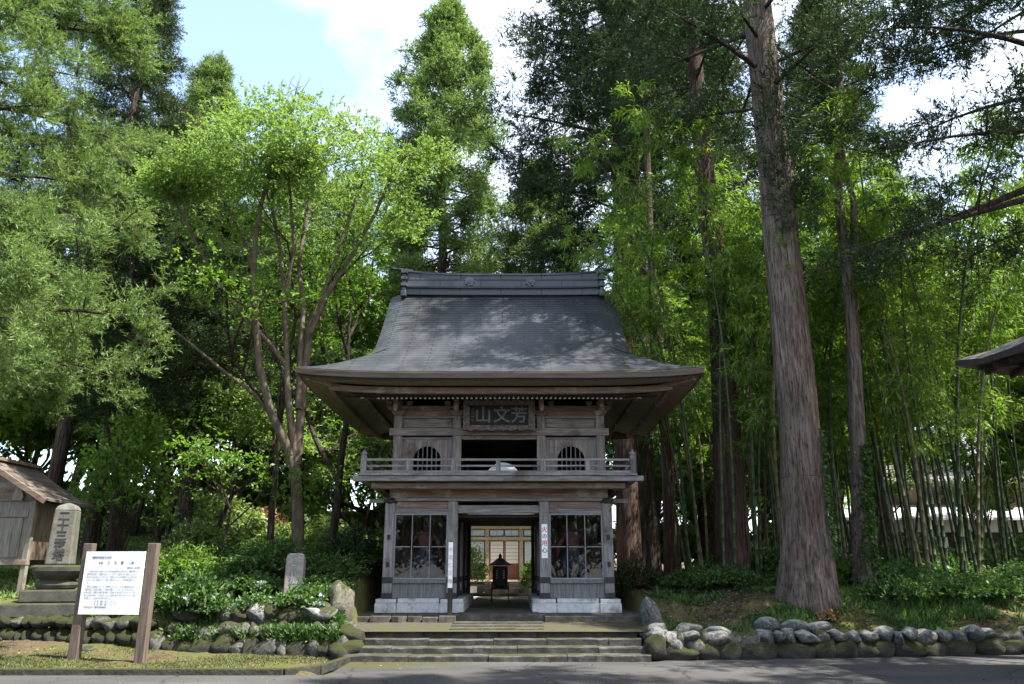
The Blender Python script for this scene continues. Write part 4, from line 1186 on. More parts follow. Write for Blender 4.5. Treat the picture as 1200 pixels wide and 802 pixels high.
M['marker'] = surf('pinkish_granite', [(0.3, (0.17, 0.155, 0.14)), (0.6, (0.29, 0.265, 0.24)), (0.8, (0.38, 0.35, 0.32))], 8, rough=.92, bump=.4, bscale=30)
q = MB(); taper_block(q, 0, 0, .40, .365, .32, .29, -.1, .93); taper_block(q, 0, 0, .365, .27, .29, .2, .931, .99); q.build('shaft', M['marker'], mk, bevel=.025)
for i, ch in enumerate('三界萬霊'):
    text('carved_character', ch, .17, (0, -.168 + .006 * (3 - i) + .0 - .002, .78 - i * .175), M['ink_grey'], mk, ext=.006)

# ---------------------------------------------------------------- notice board
sg_ = empty('notice_board', (-6.98, 14.5, .05), 'white notice board with black text between two weathered brown posts', 'notice board', rz=R(-7), world_parts=False)
M['post_brown'] = surf('red_brown_post', [(0.25, (0.055, 0.043, 0.035)), (0.5, (0.115, 0.085, 0.068)), (0.8, (0.20, 0.165, 0.135))], 3, (5, 5, .5), .9, .5, 12)
for sd in (-1, 1):
    q = MB(); q.box(sd * .615 - .085, sd * .615 + .085, -.07, .07, -.1, 1.99); q.build('post', M['post_brown'], sg_, bevel=.012)
q = MB(); q.box(-.60, .52, -.094, -.073, .79, 1.85); bd = q.build('board', M['white_paint'], sg_)
def st_text(body, size, x, z, al='LEFT', m='ink', sx=1.0):
    text('lettering', body, size, (x, -.0965, z), M[m], sg_, align=al, ext=.0006, sx=sx)
st_text('鶴岡市指定文化財', .046, -.47, 1.745)
st_text('木造', .045, -.34, 1.655); st_text('仁　王　像', .062, -.17, 1.655); st_text('二軀', .045, .24, 1.655)
st_text('昭和五十二年 指定', .03, .46, 1.572, 'RIGHT')
para1 = ['　仁王門の左右に安置される一対の木造金剛力士像である。阿形吽形とも', '檜材の寄木造で、像高は約二メートルあり、彩色のあとを残している。', '制作の年代は明らかではないが、作風からみて江戸時代のころの作と考え', 'られる。門は二階建てで、上層には縁をめぐらし、山号の額を掲げて', 'いる。']
para2 = ['　屋根は入母屋造りで、もとは茅葺であったが、のちに銅板葺に改めた。', '両側の間に仁王像を安置し、中央を通路としている。古くから人びとの', '信仰を集め、健脚や病気平癒を願って参詣する者が多かったという。門の', '前には参道が続き、杉の並木とともに往時の姿を今日に伝えている。平成', 'の修理によって旧来の姿を取り戻した。']
z = 1.515
for ln in para1 + para2:
    if ln is para2[0]: z -= .018
    st_text(ln, .0315, -.53, z, sx=.93, m='ink_grey'); z -= .048
st_text('像　高　阿形　約二・一メートル', .028, -.32, z - .01); st_text('像　高　吽形　約二・一メートル', .028, -.32, z - .055)
st_text('平成十年三月　鶴岡市教育委員会', .028, -.50, z - .105)

# ---------------------------------------------------------------- small shrine on the left
M['pale_board'] = surf('pale_weathered_boards', [(0.3, (0.15, 0.13, 0.10)), (0.6, (0.27, 0.24, 0.2)), (0.8, (0.36, 0.33, 0.29))], 4, (6, 6, .5), .9, .4, 12)
SX, SY = -12.1, 19.05
sh = empty('small_shrine', (SX, SY, 1.4), 'small weathered timber shrine with a plank roof at the left edge', 'shrine')
for dx in (-1.13, 1.13):
    for yy in (18.35, 19.75):
        q = MB(); q.box(SX + dx - .06, SX + dx + .06, yy - .06, yy + .06, 1.0, 3.15); q.build('post', M['pale_board'], sh, bevel=.01)
for yy in (18.36, 19.74):
    q = MB(); q.box(SX - 1.06, SX + 1.06, yy - .02, yy + .02, 1.80, 3.1); q.build('wall', M['pale_board'], sh)
for dx in (-1.13, 1.13):
    q = MB(); q.box(SX + dx - .02, SX + dx + .02, 18.42, 19.68, 1.80, 3.1)
    q.build('wall', M['brown_v'], sh)
for (ya, yb) in ((18.27, 18.42), (19.68, 19.82)):
    q = MB(); q.box(SX - 1.2, SX + 1.2, ya, yb, 1.68, 1.80); q.build('sill_beam', M['brown_h'], sh, bevel=.01)
q = MB()
for k in range(9):
    q.box(SX - .95 + k * .211, SX - .95 + k * .211 + .206, 18.315, 18.335, 1.85, 2.72)
q.build('door', M['pale_board'], sh)
q = MB(); q.box(SX - 1.06, SX + 1.06, 18.29, 18.335, 2.74, 2.9); q.build('lintel', M['pale_board'], sh, bevel=.008)
for yy in (18.3, 19.8):
    q = MB(); q.prism([(SX - 1.2, 3.1), (SX + 1.2, 3.1), (SX, 3.92)], 'y', yy - .02, yy + .03); q.build('gable', M['brown_h'], sh)
q = MB()
for sx in (-1, 1):
    rows = []
    for t in np.linspace(0, 1, 9):
        x = SX + sx * 1.58 * t; z = 4.06 - .92 * t + .08 * math.sin(math.pi * t) * -1
        rows.append([(x, 18.02, z), (x, 18.7, z - .01), (x, 19.4, z - .01), (x, 20.1, z)])
    top = [[(p[0], p[1], p[2]) for p in r] for r in rows]; bot = [[(p[0], p[1], p[2] - .055) for p in r] for r in rows]
    q.grid(top); q.grid(bot)
    q.grid([[r[0] for r in top], [r[0] for r in bot]]); q.grid([[r[-1] for r in top], [r[-1] for r in bot]]); q.grid([top[-1], bot[-1]])
rs = q.build('roof', M['bark_roof'], sh)
uvl = rs.data.uv_layers.new(name='UVMap')
for l in rs.data.loops:
    c_ = rs.data.vertices[l.vertex_index].co; uvl.data[l.index].uv = (c_.y, abs(c_.x) * 1.2)
q = MB(); q.beam((SX, 17.98, 4.09), (SX, 20.14, 4.09), .2, .08); q.build('ridge_board', M['brown_v'], rs, bevel=.01)
for sx in (-1, 1):
    q = MB(); q.beam((SX, 18.01, 3.99), (SX + sx * 1.56, 18.01, 3.06), .04, .12); q.build('barge_board', M['brown_h'], rs, bevel=.006)
q = MB(); q.prism([(SX + .66, 3.1), (SX + .9, 3.1), (SX + .92, 3.2), (SX + .85, 3.42), (SX + .72, 3.42), (SX + .66, 3.2)], 'y', 18.2, 18.27); q.build('gable_ornament', M['pale_board'], sh, bevel=.01)

# ---------------------------------------------------------------- hall behind the gate
hl = empty('temple_hall', (0.0, 30.0, .66), 'temple hall with pale paper sliding doors seen through the gate opening', 'temple hall')
M['paper'] = surf('paper_screens', [(0.3, (0.78, 0.76, 0.70)), (0.7, (0.86, 0.84, 0.78))], 3, rough=.8, bump=.02)
M['grey_pane'] = surf('frosted_panes', [(0.3, (0.52, 0.57, 0.60)), (0.7, (0.64, 0.68, 0.70))], 2, rough=.25, bump=0)
M['hall_wood'] = surf('honey_wood', [(0.3, (0.32, 0.25, 0.165)), (0.7, (0.50, 0.41, 0.29))], 4, (.5, 5, 5), .7, .3, 12)
M['red_brown'] = surf('red_brown_door', [(0.3, (0.15, 0.06, 0.04)), (0.7, (0.24, 0.10, 0.065))], 4, (4, 4, .6), .7, .2, 12)
M['plaster'] = surf('white_plaster', [(0.3, (0.62, 0.61, 0.57)), (0.7, (0.74, 0.73, 0.7))], 1.5, rough=.85, bump=.1)
cols = (-3.0, -.92, .34, 2.4)
for x in cols:
    q = MB(); q.box(x - .07, x + .07, 29.93, 30.07, 1.15, 3.45); q.build('column', M['hall_wood'], hl, bevel=.008)
for (z0, z1) in ((2.62, 2.74), (3.03, 3.18), (3.38, 3.5)):
    q = MB(); q.box(-3.3, 2.7, 29.9, 30.0, z0, z1); q.build('beam', M['hall_wood'], hl, bevel=.006)
for a, b in zip(cols[:-1], cols[1:]):
    a += .07; b -= .07
    n = 2; mid = abs(a + b) < .8
    for k in range(n):
        u0, u1 = a + (b - a) * k / n + .012, a + (b - a) * (k + 1) / n - .012
        q = MB(); q.box(u0, u1, 30.0, 30.03, 2.76, 3.01); w = q.build('transom_window', M['dark_wood'], hl)
        q = MB()
        for j in range(2):
            m_ = (u1 - u0 - .03) / 2; q.box(u0 + .02 + j * m_, u0 + .01 + (j + 1) * m_, 29.98, 29.998, 2.785, 2.99)
        q.build('pane', M['grey_pane'], w)
        q = MB(); q.box(u0, u1, 30.01, 30.04, 1.25, 2.6); w = q.build('sliding_door', M['red_brown'] if mid else M['dark_wood'], hl)
        q = MB(); q.box(u0 + .045, u1 - .03, 29.985, 30.008, 1.80, 2.58); q.build('paper', M['paper'] if mid else M['grey_pane'], w)
        if mid:
            q = MB()
            for j in range(1, 6):
                q.box(u0 + .045, u1 - .03, 29.975, 29.984, 1.80 + .78 * j / 6 - .007, 1.80 + .78 * j / 6 + .007)
            q.build('lattice', M['hall_wood'], w)
q = MB(); q.box(-3.2, 2.6, 30.05, 37, .7, 3.6); q.build('body', M['plaster'], hl)
q = MB()
for k in range(11):
    q.box(-3.3, 2.75, 28.7 + k * .115, 28.7 + k * .115 + .11, 1.17, 1.215)
q.build('veranda', M['hall_wood'], hl)
q = MB(); q.box(-3.3, 2.75, 28.72, 28.85, 1.02, 1.165); q.build('veranda_beam', M['dark_wood'], hl)
for k in range(5):
    q = MB(); q.box(-3.2 + k * 1.42, -3.06 + k * 1.42, 28.74, 28.86, .5, 1.015); q.build('veranda_post', M['dark_wood'], hl)
for k in range(3):
    q = MB(); q.box(-.95, .6, 27.85 + k * .28, 28.68, .66 + k * .16, .66 + (k + 1) * .16 - .004); q.build('stair', M['dark_wood'], hl, bevel=.01)
q = MB()
rows = []
for (y, z) in ((29.62, 3.68), (29.9, 3.92), (30.6, 4.6), (32.2, 5.7), (33.6, 7.0)):
    rows.append([(-3.7, y, z), (0, y, z), (3.1, y, z)])
for (y, z) in ((35, 5.7), (36.6, 4.6), (38.8, 3.55)):
    rows.append([(-3.7, y, z), (0, y, z), (3.1, y, z)])
q.grid(rows); q.grid([[(p[0], p[1], p[2] - .14) for p in r] for r in rows]); q.grid([rows[0], [(p[0], p[1], p[2] - .14) for p in rows[0]]])
q.build('roof', M['metal_roof'], hl)
q = MB(); q.box(-3.6, 3.0, 29.64, 29.7, 3.47, 3.53); q.build('gutter', M['hall_wood'], hl)

lan = empty('iron_lantern', (-.33, 22.75, .70), 'black iron lantern with a pointed roof standing behind the gate passage', 'lantern')
lx, ly = -.33, 22.75
for dx in (-.22, .22):
    for dy in (-.2, .2):
        q = MB(); q.tube([(lx + dx * 1.1, ly + dy, .69), (lx + dx, ly + dy, 1.25)], .014, 6); q.build('leg', M['black_iron'], lan)
q = MB(); q.lathe((lx, ly, 1.0), [(.26, .06), (.25, .10), (.20, .16), (.19, .2)], 6); q.lathe((lx, ly, 1.2), [(.205, 0), (.215, .3), (.205, .48)], 6); q.build('fire_box', M['black_iron'], lan)
q = MB(); q.lathe((lx, ly, 1.68), [(.30, .02), (.31, .045), (.2, .11), (.10, .19), (.04, .22), (.05, .25), (.045, .28), (.012, .34)], 6); q.build('lantern_roof', M['black_iron'], lan)
q = MB()
for dx in (-.09, .10):
    for k in range(4):
        q.add([(lx + dx - .02, ly - .225, 1.35 + k * .06), (lx + dx + .025, ly - .225, 1.36 + k * .06), (lx + dx + .01, ly - .225, 1.40 + k * .06)], [(0, 1, 2)])
q.build('paper_strips', M['white_paint'], lan)

# ---------------------------------------------------------------- buildings on the right
fh = empty('farmhouse', (23, 42, 1.4), 'long two-storey house with white plaster and dark boards behind the bamboo', 'house')
q = MB(); q.box(15, 33, 40, 48, 1.0, 3.35); q.build('boarded_wall', M['dark_wood'], fh)
q = MB(); q.box(15.02, 32.98, 40.02, 48, 3.35, 4.15); q.build('plaster_wall', M['plaster'], fh)
for k in range(10):
    x = 15 + k * 2
    q = MB(); q.box(x - .09, x + .09, 39.93, 40.015, 1.0, 4.1); q.build('post', M['dark_wood'], fh)
for k in range(4):
    x = 16.4 + k * 4
    q = MB(); q.box(x, x + 1.2, 39.94, 39.99, 2.0, 3.2); w = q.build('window', M['dark_wood'], fh)
    q = MB(); q.box(x + .08, x + .57, 39.92, 39.938, 2.08, 3.12); q.box(x + .63, x + 1.12, 39.92, 39.938, 2.08, 3.12); q.build('pane', M['grey_pane'], w)
q = MB(); q.grid([[(14.2, 38.9, 4.0), (34, 38.9, 4.0)], [(14.2, 42.2, 4.85), (34, 42.2, 4.85)]]); q.grid([[(14.2, 38.9, 3.88), (34, 38.9, 3.88)], [(14.2, 42.2, 4.73), (34, 42.2, 4.73)]]); q.grid([[(14.2, 38.9, 3.88), (34, 38.9, 3.88)], [(14.2, 38.9, 4.0), (34, 38.9, 4.0)]]); q.build('lower_roof', M['metal_roof'], fh)
q = MB(); q.box(20.5, 32, 42.2, 48, 4.6, 6.0); up_ = q.build('upper_wall', M['brown_v'], fh)
for k in range(3):
    q = MB(); q.box(22 + k * 3, 23.6 + k * 3, 42.13, 42.19, 4.95, 5.75); w = q.build('window', M['dark_wood'], fh)
q = MB(); q.grid([[(19.6, 41.2, 6.0), (33, 41.2, 6.0)], [(19.6, 45, 7.3), (33, 45, 7.3)], [(19.6, 49, 6.0), (33, 49, 6.0)]]); q.grid([[(19.6, 41.2, 5.86), (33, 41.2, 5.86)], [(19.6, 45, 7.16), (33, 45, 7.16)], [(19.6, 49, 5.86), (33, 49, 5.86)]]); q.grid([[(19.6, 41.2, 5.86), (33, 41.2, 5.86)], [(19.6, 41.2, 6.0), (33, 41.2, 6.0)]]); q.build('upper_roof', M['dull_roof'], fh)
fc = empty('rail_fence', (20, 32, 1.3), 'low pale rail fence in front of the house behind the bamboo', 'fence')
for k in range(12):
    q = MB(); q.tube([(12 + k * 1.5, 31, 1.0), (12 + k * 1.5, 31, 2.1)], .05, 8); q.build('post', M['plaster'], fc)
for z in (1.7, 2.0):
    q = MB(); q.tube([(11.8, 31, z), (28.8, 31, z)], .035, 8); q.build('rail', M['plaster'], fc)

pv = empty('pavilion', (11.1, 10.8, 0), 'corner of a small pavilion roof with dull metal sheets at the right edge', 'pavilion')
px0, py0, hw_ = 11.1, 10.6, 3.1
rows = []
for (o_, z) in ((0, 5.0), (.4, 5.13), (1.0, 5.45), (1.8, 6.05), (2.6, 6.85), (3.08, 7.4)):
    h = hw_ - o_; l_ = .10 if o_ == 0 else 0
    ring_ = []
    for (ax, ay, bx, by) in ((-1, -1, 1, -1), (1, -1, 1, 1), (1, 1, -1, 1), (-1, 1, -1, -1)):
        for k in range(8):
            t = k / 8; x = ax + (bx - ax) * t; y = ay + (by - ay) * t
            ring_.append((px0 + h * x, py0 + h * y, z + (.22 * (abs(x) * abs(y)) ** 5) * max(0, 1 - o_ / 1.5)))
    rows.append(ring_ + ring_[:1])
q = MB(); q.grid(rows); q.build('roof', M['dull_roof'], pv)
low = [[(p[0], p[1], p[2] - .10) for p in rows[0]]]
q = MB(); q.grid([rows[0], low[0]]); q.build('eave_edge', M['dark_wood'], pv)
inn = [(px0 + (p[0] - px0) * .62, py0 + (p[1] - py0) * .62, 5.22) for p in rows[0]]
q = MB(); q.grid([low[0], inn]); q.build('soffit', M['brown_h'], pv)
for k in range(-6, 7):
    for sx in (-1,):
        y = py0 + k * .44
        q = MB(); q.beam((px0 - hw_ + .12, y, 4.87 + .2 * (abs(k) / 7) ** 5), (px0 - 1.8, y, 5.14), .07, .09); q.build('rafter', M['dark_wood'], pv)
        q = MB(); q.beam((px0 + k * .44, py0 + hw_ - .12, 4.87 + .2 * (abs(k) / 7) ** 5), (px0 + k * .44, py0 + 1.8, 5.14), .07, .09); q.build('rafter', M['dark_wood'], pv)
q = MB()
for sx in (-1, 1):
    for sy in (-1, 1):
        q = MB(); q.box(px0 + sx * 1.9 - .1, px0 + sx * 1.9 + .1, py0 + sy * 1.9 - .1, py0 + sy * 1.9 + .1, -.1, 5.15); q.build('post', M['brown_v'], pv, bevel=.015)
for sy in (-1, 1):
    q = MB(); q.box(px0 - 1.8, px0 + 1.8, py0 + sy * 1.9 - .08, py0 + sy * 1.9 + .08, 4.85, 5.1); q.build('beam', M['plaster'], pv)

# ---------------------------------------------------------------- vegetation helpers
def unit(v):
    return v / np.maximum(np.linalg.norm(v, axis=-1, keepdims=True), 1e-9)
def leaf_quads(P, D, L, W, g, roll=.6, droop=0.0, up=(0, 0, 1.0)):
    """one four-cornered leaf per row: base P, direction D, length L, width W"""
    n = len(P)
    D = unit(D)
    ref = np.tile(np.array(up, dtype=float), (n, 1)) + g.normal(0, roll, (n, 3))
    sd = unit(np.cross(D, ref))
    L = np.broadcast_to(np.asarray(L, dtype=float), (n,))[:, None]; W = np.broadcast_to(np.asarray(W, dtype=float), (n,))[:, None]
    tip = P + D * L; tip[:, 2] -= droop * L[:, 0]
    mid = P + D * L * .45
    V = np.empty((n, 4, 3))
    V[:, 0] = P; V[:, 1] = mid + sd * W * .5; V[:, 2] = tip; V[:, 3] = mid - sd * W * .5
    return V
def sprays(O, D, LA, k, sl, sw, spread, g, roll=.8, fwd=.75):
    """k shoots along each axis (origin O, direction D, length LA), pointing forward and outward"""
    n = len(O)
    t = (np.arange(k) + g.random((n, k))) / k
    P = O[:, None, :] + D[:, None, :] * (LA[:, None] * t)[:, :, None]
    dirs = D[:, None, :] * fwd + g.normal(0, spread, (n, k, 3))
    P = P.reshape(-1, 3); dirs = dirs.reshape(-1, 3)
    s = g.uniform(.7, 1.3, len(P))
    return leaf_quads(P, dirs, sl * s, sw * s, g, roll)
def in_ball(g, n):
    v = unit(g.normal(size=(n, 3)))
    return v * (g.random((n, 1)) ** (1 / 3))
def bez(p0, p1, p2, n):
    t = np.linspace(0, 1, n)[:, None]
    return (1 - t) ** 2 * p0 + 2 * t * (1 - t) * p1 + t ** 2 * p2

def trunk_ridged(pts, radii, n, seed, ridge=.05, flare=.0, rows=60):
    """furrowed trunk surface through pts"""
    pts = np.array(pts, dtype=float); radii = np.array(radii, dtype=float)
    s = np.concatenate([[0], np.cumsum(np.linalg.norm(np.diff(pts, axis=0), axis=1))])
    q = np.linspace(0, s[-1], rows)
    cx = np.stack([np.interp(q, s, pts[:, i]) for i in range(3)], 1); rr = np.interp(q, s, radii)
    for _ in range(3):
        cx[1:-1] = (cx[:-2] + 2 * cx[1:-1] + cx[2:]) / 4; rr[1:-1] = (rr[:-2] + 2 * rr[1:-1] + rr[2:]) / 4
    rws = []
    g = np.random.default_rng(seed); ph = g.uniform(0, 6.28, 8)
    for i in range(rows):
        row = []
        fl = math.exp(-q[i] / .55) * flare
        for k in range(n + 1):
            a = 2 * math.pi * (k % n) / n
            rd = mnoise.noise(Vector((math.cos(a) * n / 9, math.sin(a) * n / 9, q[i] * .45 + seed))) * ridge + mnoise.noise(Vector((math.cos(a) * 2, math.sin(a) * 2, q[i] * .6 + seed * 3))) * ridge * .9
            lob = fl * (1 + .55 * math.sin(5 * a + ph[0]) + .3 * math.sin(8 * a + ph[1]))
            r = rr[i] * (1 + rd) + lob * rr[i]
            row.append((cx[i, 0] + r * math.cos(a), cx[i, 1] + r * math.sin(a), cx[i, 2]))
        rws.append(row)
    return rws
def at(px, py, Y):
    """photo pixel seen at depth Y -> metres"""
    x = (px - 600) / 919; y = (401 - py) / 919
    th = math.atan(266 / 919); t = Y / (math.cos(th) - y * math.sin(th))
    return np.array((x * t, Y, 1.6 + t * (math.sin(th) + y * math.cos(th))))

def cedar_parts(g, H, cb, Rm, n_limb, spec, axis_pts=None, pw=.7, az_range=None, zpow=1.0, rmax=99):
    """limb tubes + needle quads round a straight or given axis; local coordinates, base at origin"""
    clump_n, ax_n, k, axl, sl, sw = spec['clumps'], spec['axes'], spec['k'], spec['axl'], spec['sl'], spec['sw']
    limbs = MB(); Q = []
    def axis(z):
        if axis_pts is None: return np.array((0, 0, z))
        return np.array([np.interp(z, axis_pts[:, 2], axis_pts[:, i]) for i in (0, 1)] + [z])
    for i in range(n_limb):
        f = (i + g.random()) / n_limb
        z = cb + (H - cb) * (1 - (1 - f) ** zpow) * .985
        q = (z - cb) / (H - cb)
        ln = max(.35, min(rmax, Rm * (1 - q) ** pw) * g.uniform(.65, 1.1)) * min(1, .6 + q * 5)
        az = i * 2.39996 + g.normal(0, .35) if az_range is None else g.uniform(*az_range)
        o = np.array((math.cos(az), math.sin(az), 0)); sd = np.array((-o[1], o[0], 0))
        p0 = axis(z)
        rise = spec.get('rise', .0) + g.normal(0, .10) + .35 * q
        p2 = p0 + o * ln + np.array((0, 0, ln * (rise - .10)))
        p1 = p0 + o * ln * .55 + np.array((0, 0, ln * (rise + .02 - spec.get('droop', .12))))
        pl = bez(p0, p1, p2, 7)
        limbs.tube(pl, np.linspace(.02 + ln * .014, .008, 7), 5, cap=False)
        nc = max(2, int(clump_n * (.35 + .65 * ln / Rm)))
        s = g.uniform(.22, 1, nc) ** .75
        s[0] = 1.0
        base = np.stack([np.interp(s, np.linspace(0, 1, 7), pl[:, j]) for j in range(3)], 1)
        lat = (g.uniform(-1, 1, nc) * ln * .42 * (1.15 - s))[:, None] * sd
        c = base + lat + o * np.abs(lat).sum(1, keepdims=True) * .25
        c[:, 2] += g.normal(-.05, .14 + .04 * ln, nc)
        for b_, c_ in zip(base, c):
            if spec.get('twigs', True):
                limbs.tube([b_, b_ * .5 + c_ * .5 + np.array((0, 0, .05)), c_], [.018, .012, .005], 4, cap=False)
        rc = spec['rc'] * g.uniform(.7, 1.25, nc)
        n = nc * ax_n
        ci = np.repeat(np.arange(nc), ax_n)
        off = in_ball(g, n)
        off[:, 2] *= .75
        O = c[ci] + off * rc[ci][:, None] * spec.get('ball', .55)
        D = unit(off * 1.2 + o * .35 + np.array((0, 0, .25)) + g.normal(0, .25, (n, 3)))
        Q.append(sprays(O, D, axl * g.uniform(.6, 1.2, n), k, sl, sw, .45, g, fwd=spec.get('fwd', .75)))
    return limbs, np.concatenate(Q)

def local_build(mb, name, mat, parent, smooth=True):
    o = mb.build(name, mat, None, smooth=smooth, recalc=False); o.parent = parent
    return o

def cedar(name, label, loc, H, cb, Rm, n_limb, spec, r0, seed, leafm, barkm, group=None, lean=(0, 0), axis_px=None, flare=.25, sides=20, **kw):
    g = np.random.default_rng(seed)
    t = empty(name, loc, label, 'tree', group, world_parts=False)
    if axis_px is not None:
        ax = np.array(axis_px)
    else:
        ax = np.array([(lean[0] * z / H + .10 * math.sin(z * .4 + seed), lean[1] * z / H + .1 * math.cos(z * .33 + seed), z) for z in np.linspace(0, H, 14)])
        ax[:, 0] -= ax[0, 0]; ax[:, 1] -= ax[0, 1]
    ax0 = np.vstack([ax[0] - np.array((0, 0, .4)), ax])
    rad = np.concatenate([[r0], r0 * np.maximum(.03, (1 - (ax[:, 2] / H) * .95) ** .8)])
    mb = MB(); mb.grid(trunk_ridged(ax0, rad, sides, seed, flare=flare, rows=max(24, int(H * 2))))
    local_build(mb, 'trunk', barkm, t)
    limbs, Q = cedar_parts(g, H, cb, Rm, n_limb, spec, ax, **kw)
    local_build(limbs, 'branches', M['bark_dark'], t)
    quad_mesh('crown', Q.reshape(-1, 3), len(Q), leafm, t)
    return t

NEAR = dict(clumps=19, axes=22, k=24, axl=.30, sl=.085, sw=.0135, rc=.46, ball=.36, fwd=.6, droop=.02, rise=.05)
MIDS = dict(clumps=13, axes=14, k=17, axl=.40, sl=.115, sw=.027, rc=.60, ball=.38, fwd=.6, droop=.10, rise=.02)
FAR = dict(clumps=11, axes=9, k=8, axl=.55, sl=.34, sw=.085, rc=.8, droop=.1, rise=.04, twigs=False)

# ---- broadleaf trees: stems, then flat pads of leaves
def grow(mb, g, p, d, ln, r, depth, ends, curve=.25, upb=.25, nseg=5, split=(2, 3), decay=.68, spread=.55):
    pts = [np.array(p)]; d = unit(np.array(d)[None])[0]
    for i in range(nseg):
        d = unit((d + g.normal(0, curve / nseg * 1.4, 3) + np.array((0, 0, upb / nseg)))[None])[0]
        pts.append(pts[-1] + d * ln / nseg)
    mb.tube(pts, np.linspace(r, r * .62, nseg + 1), 7 if r > .04 else 5, cap=False)
    if depth == 0:
        ends.append((pts[-1], d)); ends.append((pts[-3], d)); return
    for j in range(g.integers(split[0], split[1] + 1)):
        dd = unit((d + g.normal(0, spread, 3))[None])[0]
        k = -1 if j < 2 else g.integers(2, nseg)
        grow(mb, g, pts[k], dd, ln * decay * g.uniform(.8, 1.2), r * .6, depth - 1, ends, curve, upb, nseg, split, decay, spread)
def pads(g, C_, rp, flat, n_ax, k, axl, sl, sw, roll=.45, tilt=.25, spread=.5):
    n = len(C_) * n_ax
    ci = np.repeat(np.arange(len(C_)), n_ax)
    off = in_ball(g, n); off[:, 2] *= flat
    r = rp * g.uniform(.6, 1.3, len(C_))
    O = C_[ci] + off * r[ci][:, None]
    D = off.copy(); D[:, 2] = D[:, 2] * .5 + g.normal(0, tilt, n)
    D = unit(D + g.normal(0, .3, (n, 3)) * np.array((1, 1, .5)))
    return sprays(O, D, axl * g.uniform(.6, 1.2, n), k, sl, sw, spread, g, roll, .5)

def broadleaf(name, label, loc, H, seed, leafm, barkm, group=None, r0=.16, depth=3, n_stem=3, lean=.25, rp=.75, flat=.3, n_ax=14, k=10, axl=.4, sl=.11, sw=.06, extra=0, trunk_frac=.34, cat='tree'):
    g = np.random.default_rng(seed)
    t = empty(name, loc, label, cat, group, world_parts=False)
    mb = MB(); ends = []
    for i in range(n_stem):
        a = i * 6.283 / n_stem + g.uniform(-.5, .5)
        grow(mb, g, (.1 * math.cos(a), .1 * math.sin(a), -.3), (lean * math.cos(a), lean * math.sin(a), 1), H * trunk_frac, r0, depth, ends)
    local_build(mb, 'trunk', barkm, t)
    E_ = np.array([e[0] for e in ends])
    if extra:
        E_ = np.vstack([E_, E_[g.integers(0, len(E_), extra)] + g.normal(0, .55, (extra, 3))])
    Q = pads(g, E_, rp, flat, n_ax, k, axl, sl, sw)
    quad_mesh('crown', Q.reshape(-1, 3), len(Q), leafm, t)
    return t
def gz(x, y):
    return float(terrain(x, y))

# ---------------------------------------------------------------- the big cedar and the other trees on the right
T1Y = 17.6
rows_px = [(705, 947, 74), (680, 946, 66), (640, 945, 60), (600, 942, 55), (540, 939, 50), (450, 932, 47), (300, 917, 43), (200, 909, 41), (105, 898, 36), (0, 887, 31)]
P = [at(cx, ry, T1Y) for ry, cx, w in rows_px]
Rr = [w / 2 / (919 / np.linalg.norm(p - np.array((0, 0, 1.6)))) for (ry, cx, w), p in zip(rows_px, P)]
base = np.array((P[0][0], T1Y, gz(P[0][0], T1Y) - .05))
P = [base] + P[1:]
top = P[-1] + (P[-1] - P[-2]) * 4.2
P.append(top); Rr.append(.06); Rr = [r_ * .87 for r_ in Rr]
ax = np.array(P) - base
big = empty('cedar_tree', base, 'huge furrowed reddish-grey cedar trunk standing right of the gate behind the roadside stone wall', 'tree', world_parts=False)
mb = MB(); mb.grid(trunk_ridged(np.vstack([ax[0] - (0, 0, .5), ax]), [Rr[0]] + Rr, 120, 3, ridge=.05, flare=.12, rows=190))
local_build(mb, 'trunk', M['bark'], big)
g = np.random.default_rng(31)
limbs, Q = cedar_parts(g, ax[-1, 2], 11.6, 4.3, 50, MIDS, ax)
# small tufts growing straight from the trunk
ep = []
for zz in (8.9, 9.6, 10.2, 10.9, 11.4, 12.2):
    a_ = np.array([np.interp(zz, ax[:, 2], ax[:, 0]) + g.uniform(-.1, .45), -.5, zz]); ep.append(a_ + g.normal(0, .12, 3))
EP = np.repeat(np.array(ep), 70, 0); off = in_ball(g, len(EP))
Q = np.concatenate([Q, sprays(EP + off * .42, unit(off + (0, -.3, .1)), np.full(len(EP), .34), 9, .17, .03, .42, g)])
local_build(limbs, 'branches', M['bark_dark'], big)
quad_mesh('crown', Q.reshape(-1, 3), len(Q), M['l_cedar_shade'], big)
mb = MB(); zz = 3.55 - base[2]; cx = np.interp(zz, ax[:, 2], ax[:, 0])
mb.tube([(cx + .455 * math.cos(a), .455 * math.sin(a), zz) for a in np.linspace(0, 6.283, 30)], .012, 5); local_build(mb, 'wire', M['black_iron'], big)
def ivy(parent, ax_, Rr_, z0, z1, az, aw, n, seed):
    g = np.random.default_rng(seed)
    z = g.uniform(z0, z1, n); a = az + g.normal(0, aw, n) * (1 - .5 * (z - z0) / (z1 - z0))
    r = np.interp(z, ax_[:, 2], Rr_) * 1.06 + g.uniform(0, .05, n)
    Pp = np.stack([np.interp(z, ax_[:, 2], ax_[:, 0]) + r * np.cos(a), np.interp(z, ax_[:, 2], ax_[:, 1]) + r * np.sin(a), z], 1)
    D = np.stack([np.cos(a), np.sin(a), -.8 + 0 * a], 1) + g.normal(0, .5, (n, 3))
    V = leaf_quads(Pp, D, .10, .075, g, .5, up=(0, 0, 1))
    quad_mesh('ivy', V.reshape(-1, 3), n, M['l_fern'], parent)
ivy(big, ax, np.array(Rr), .9, 3.6, R(-35), .22, 420, 5)

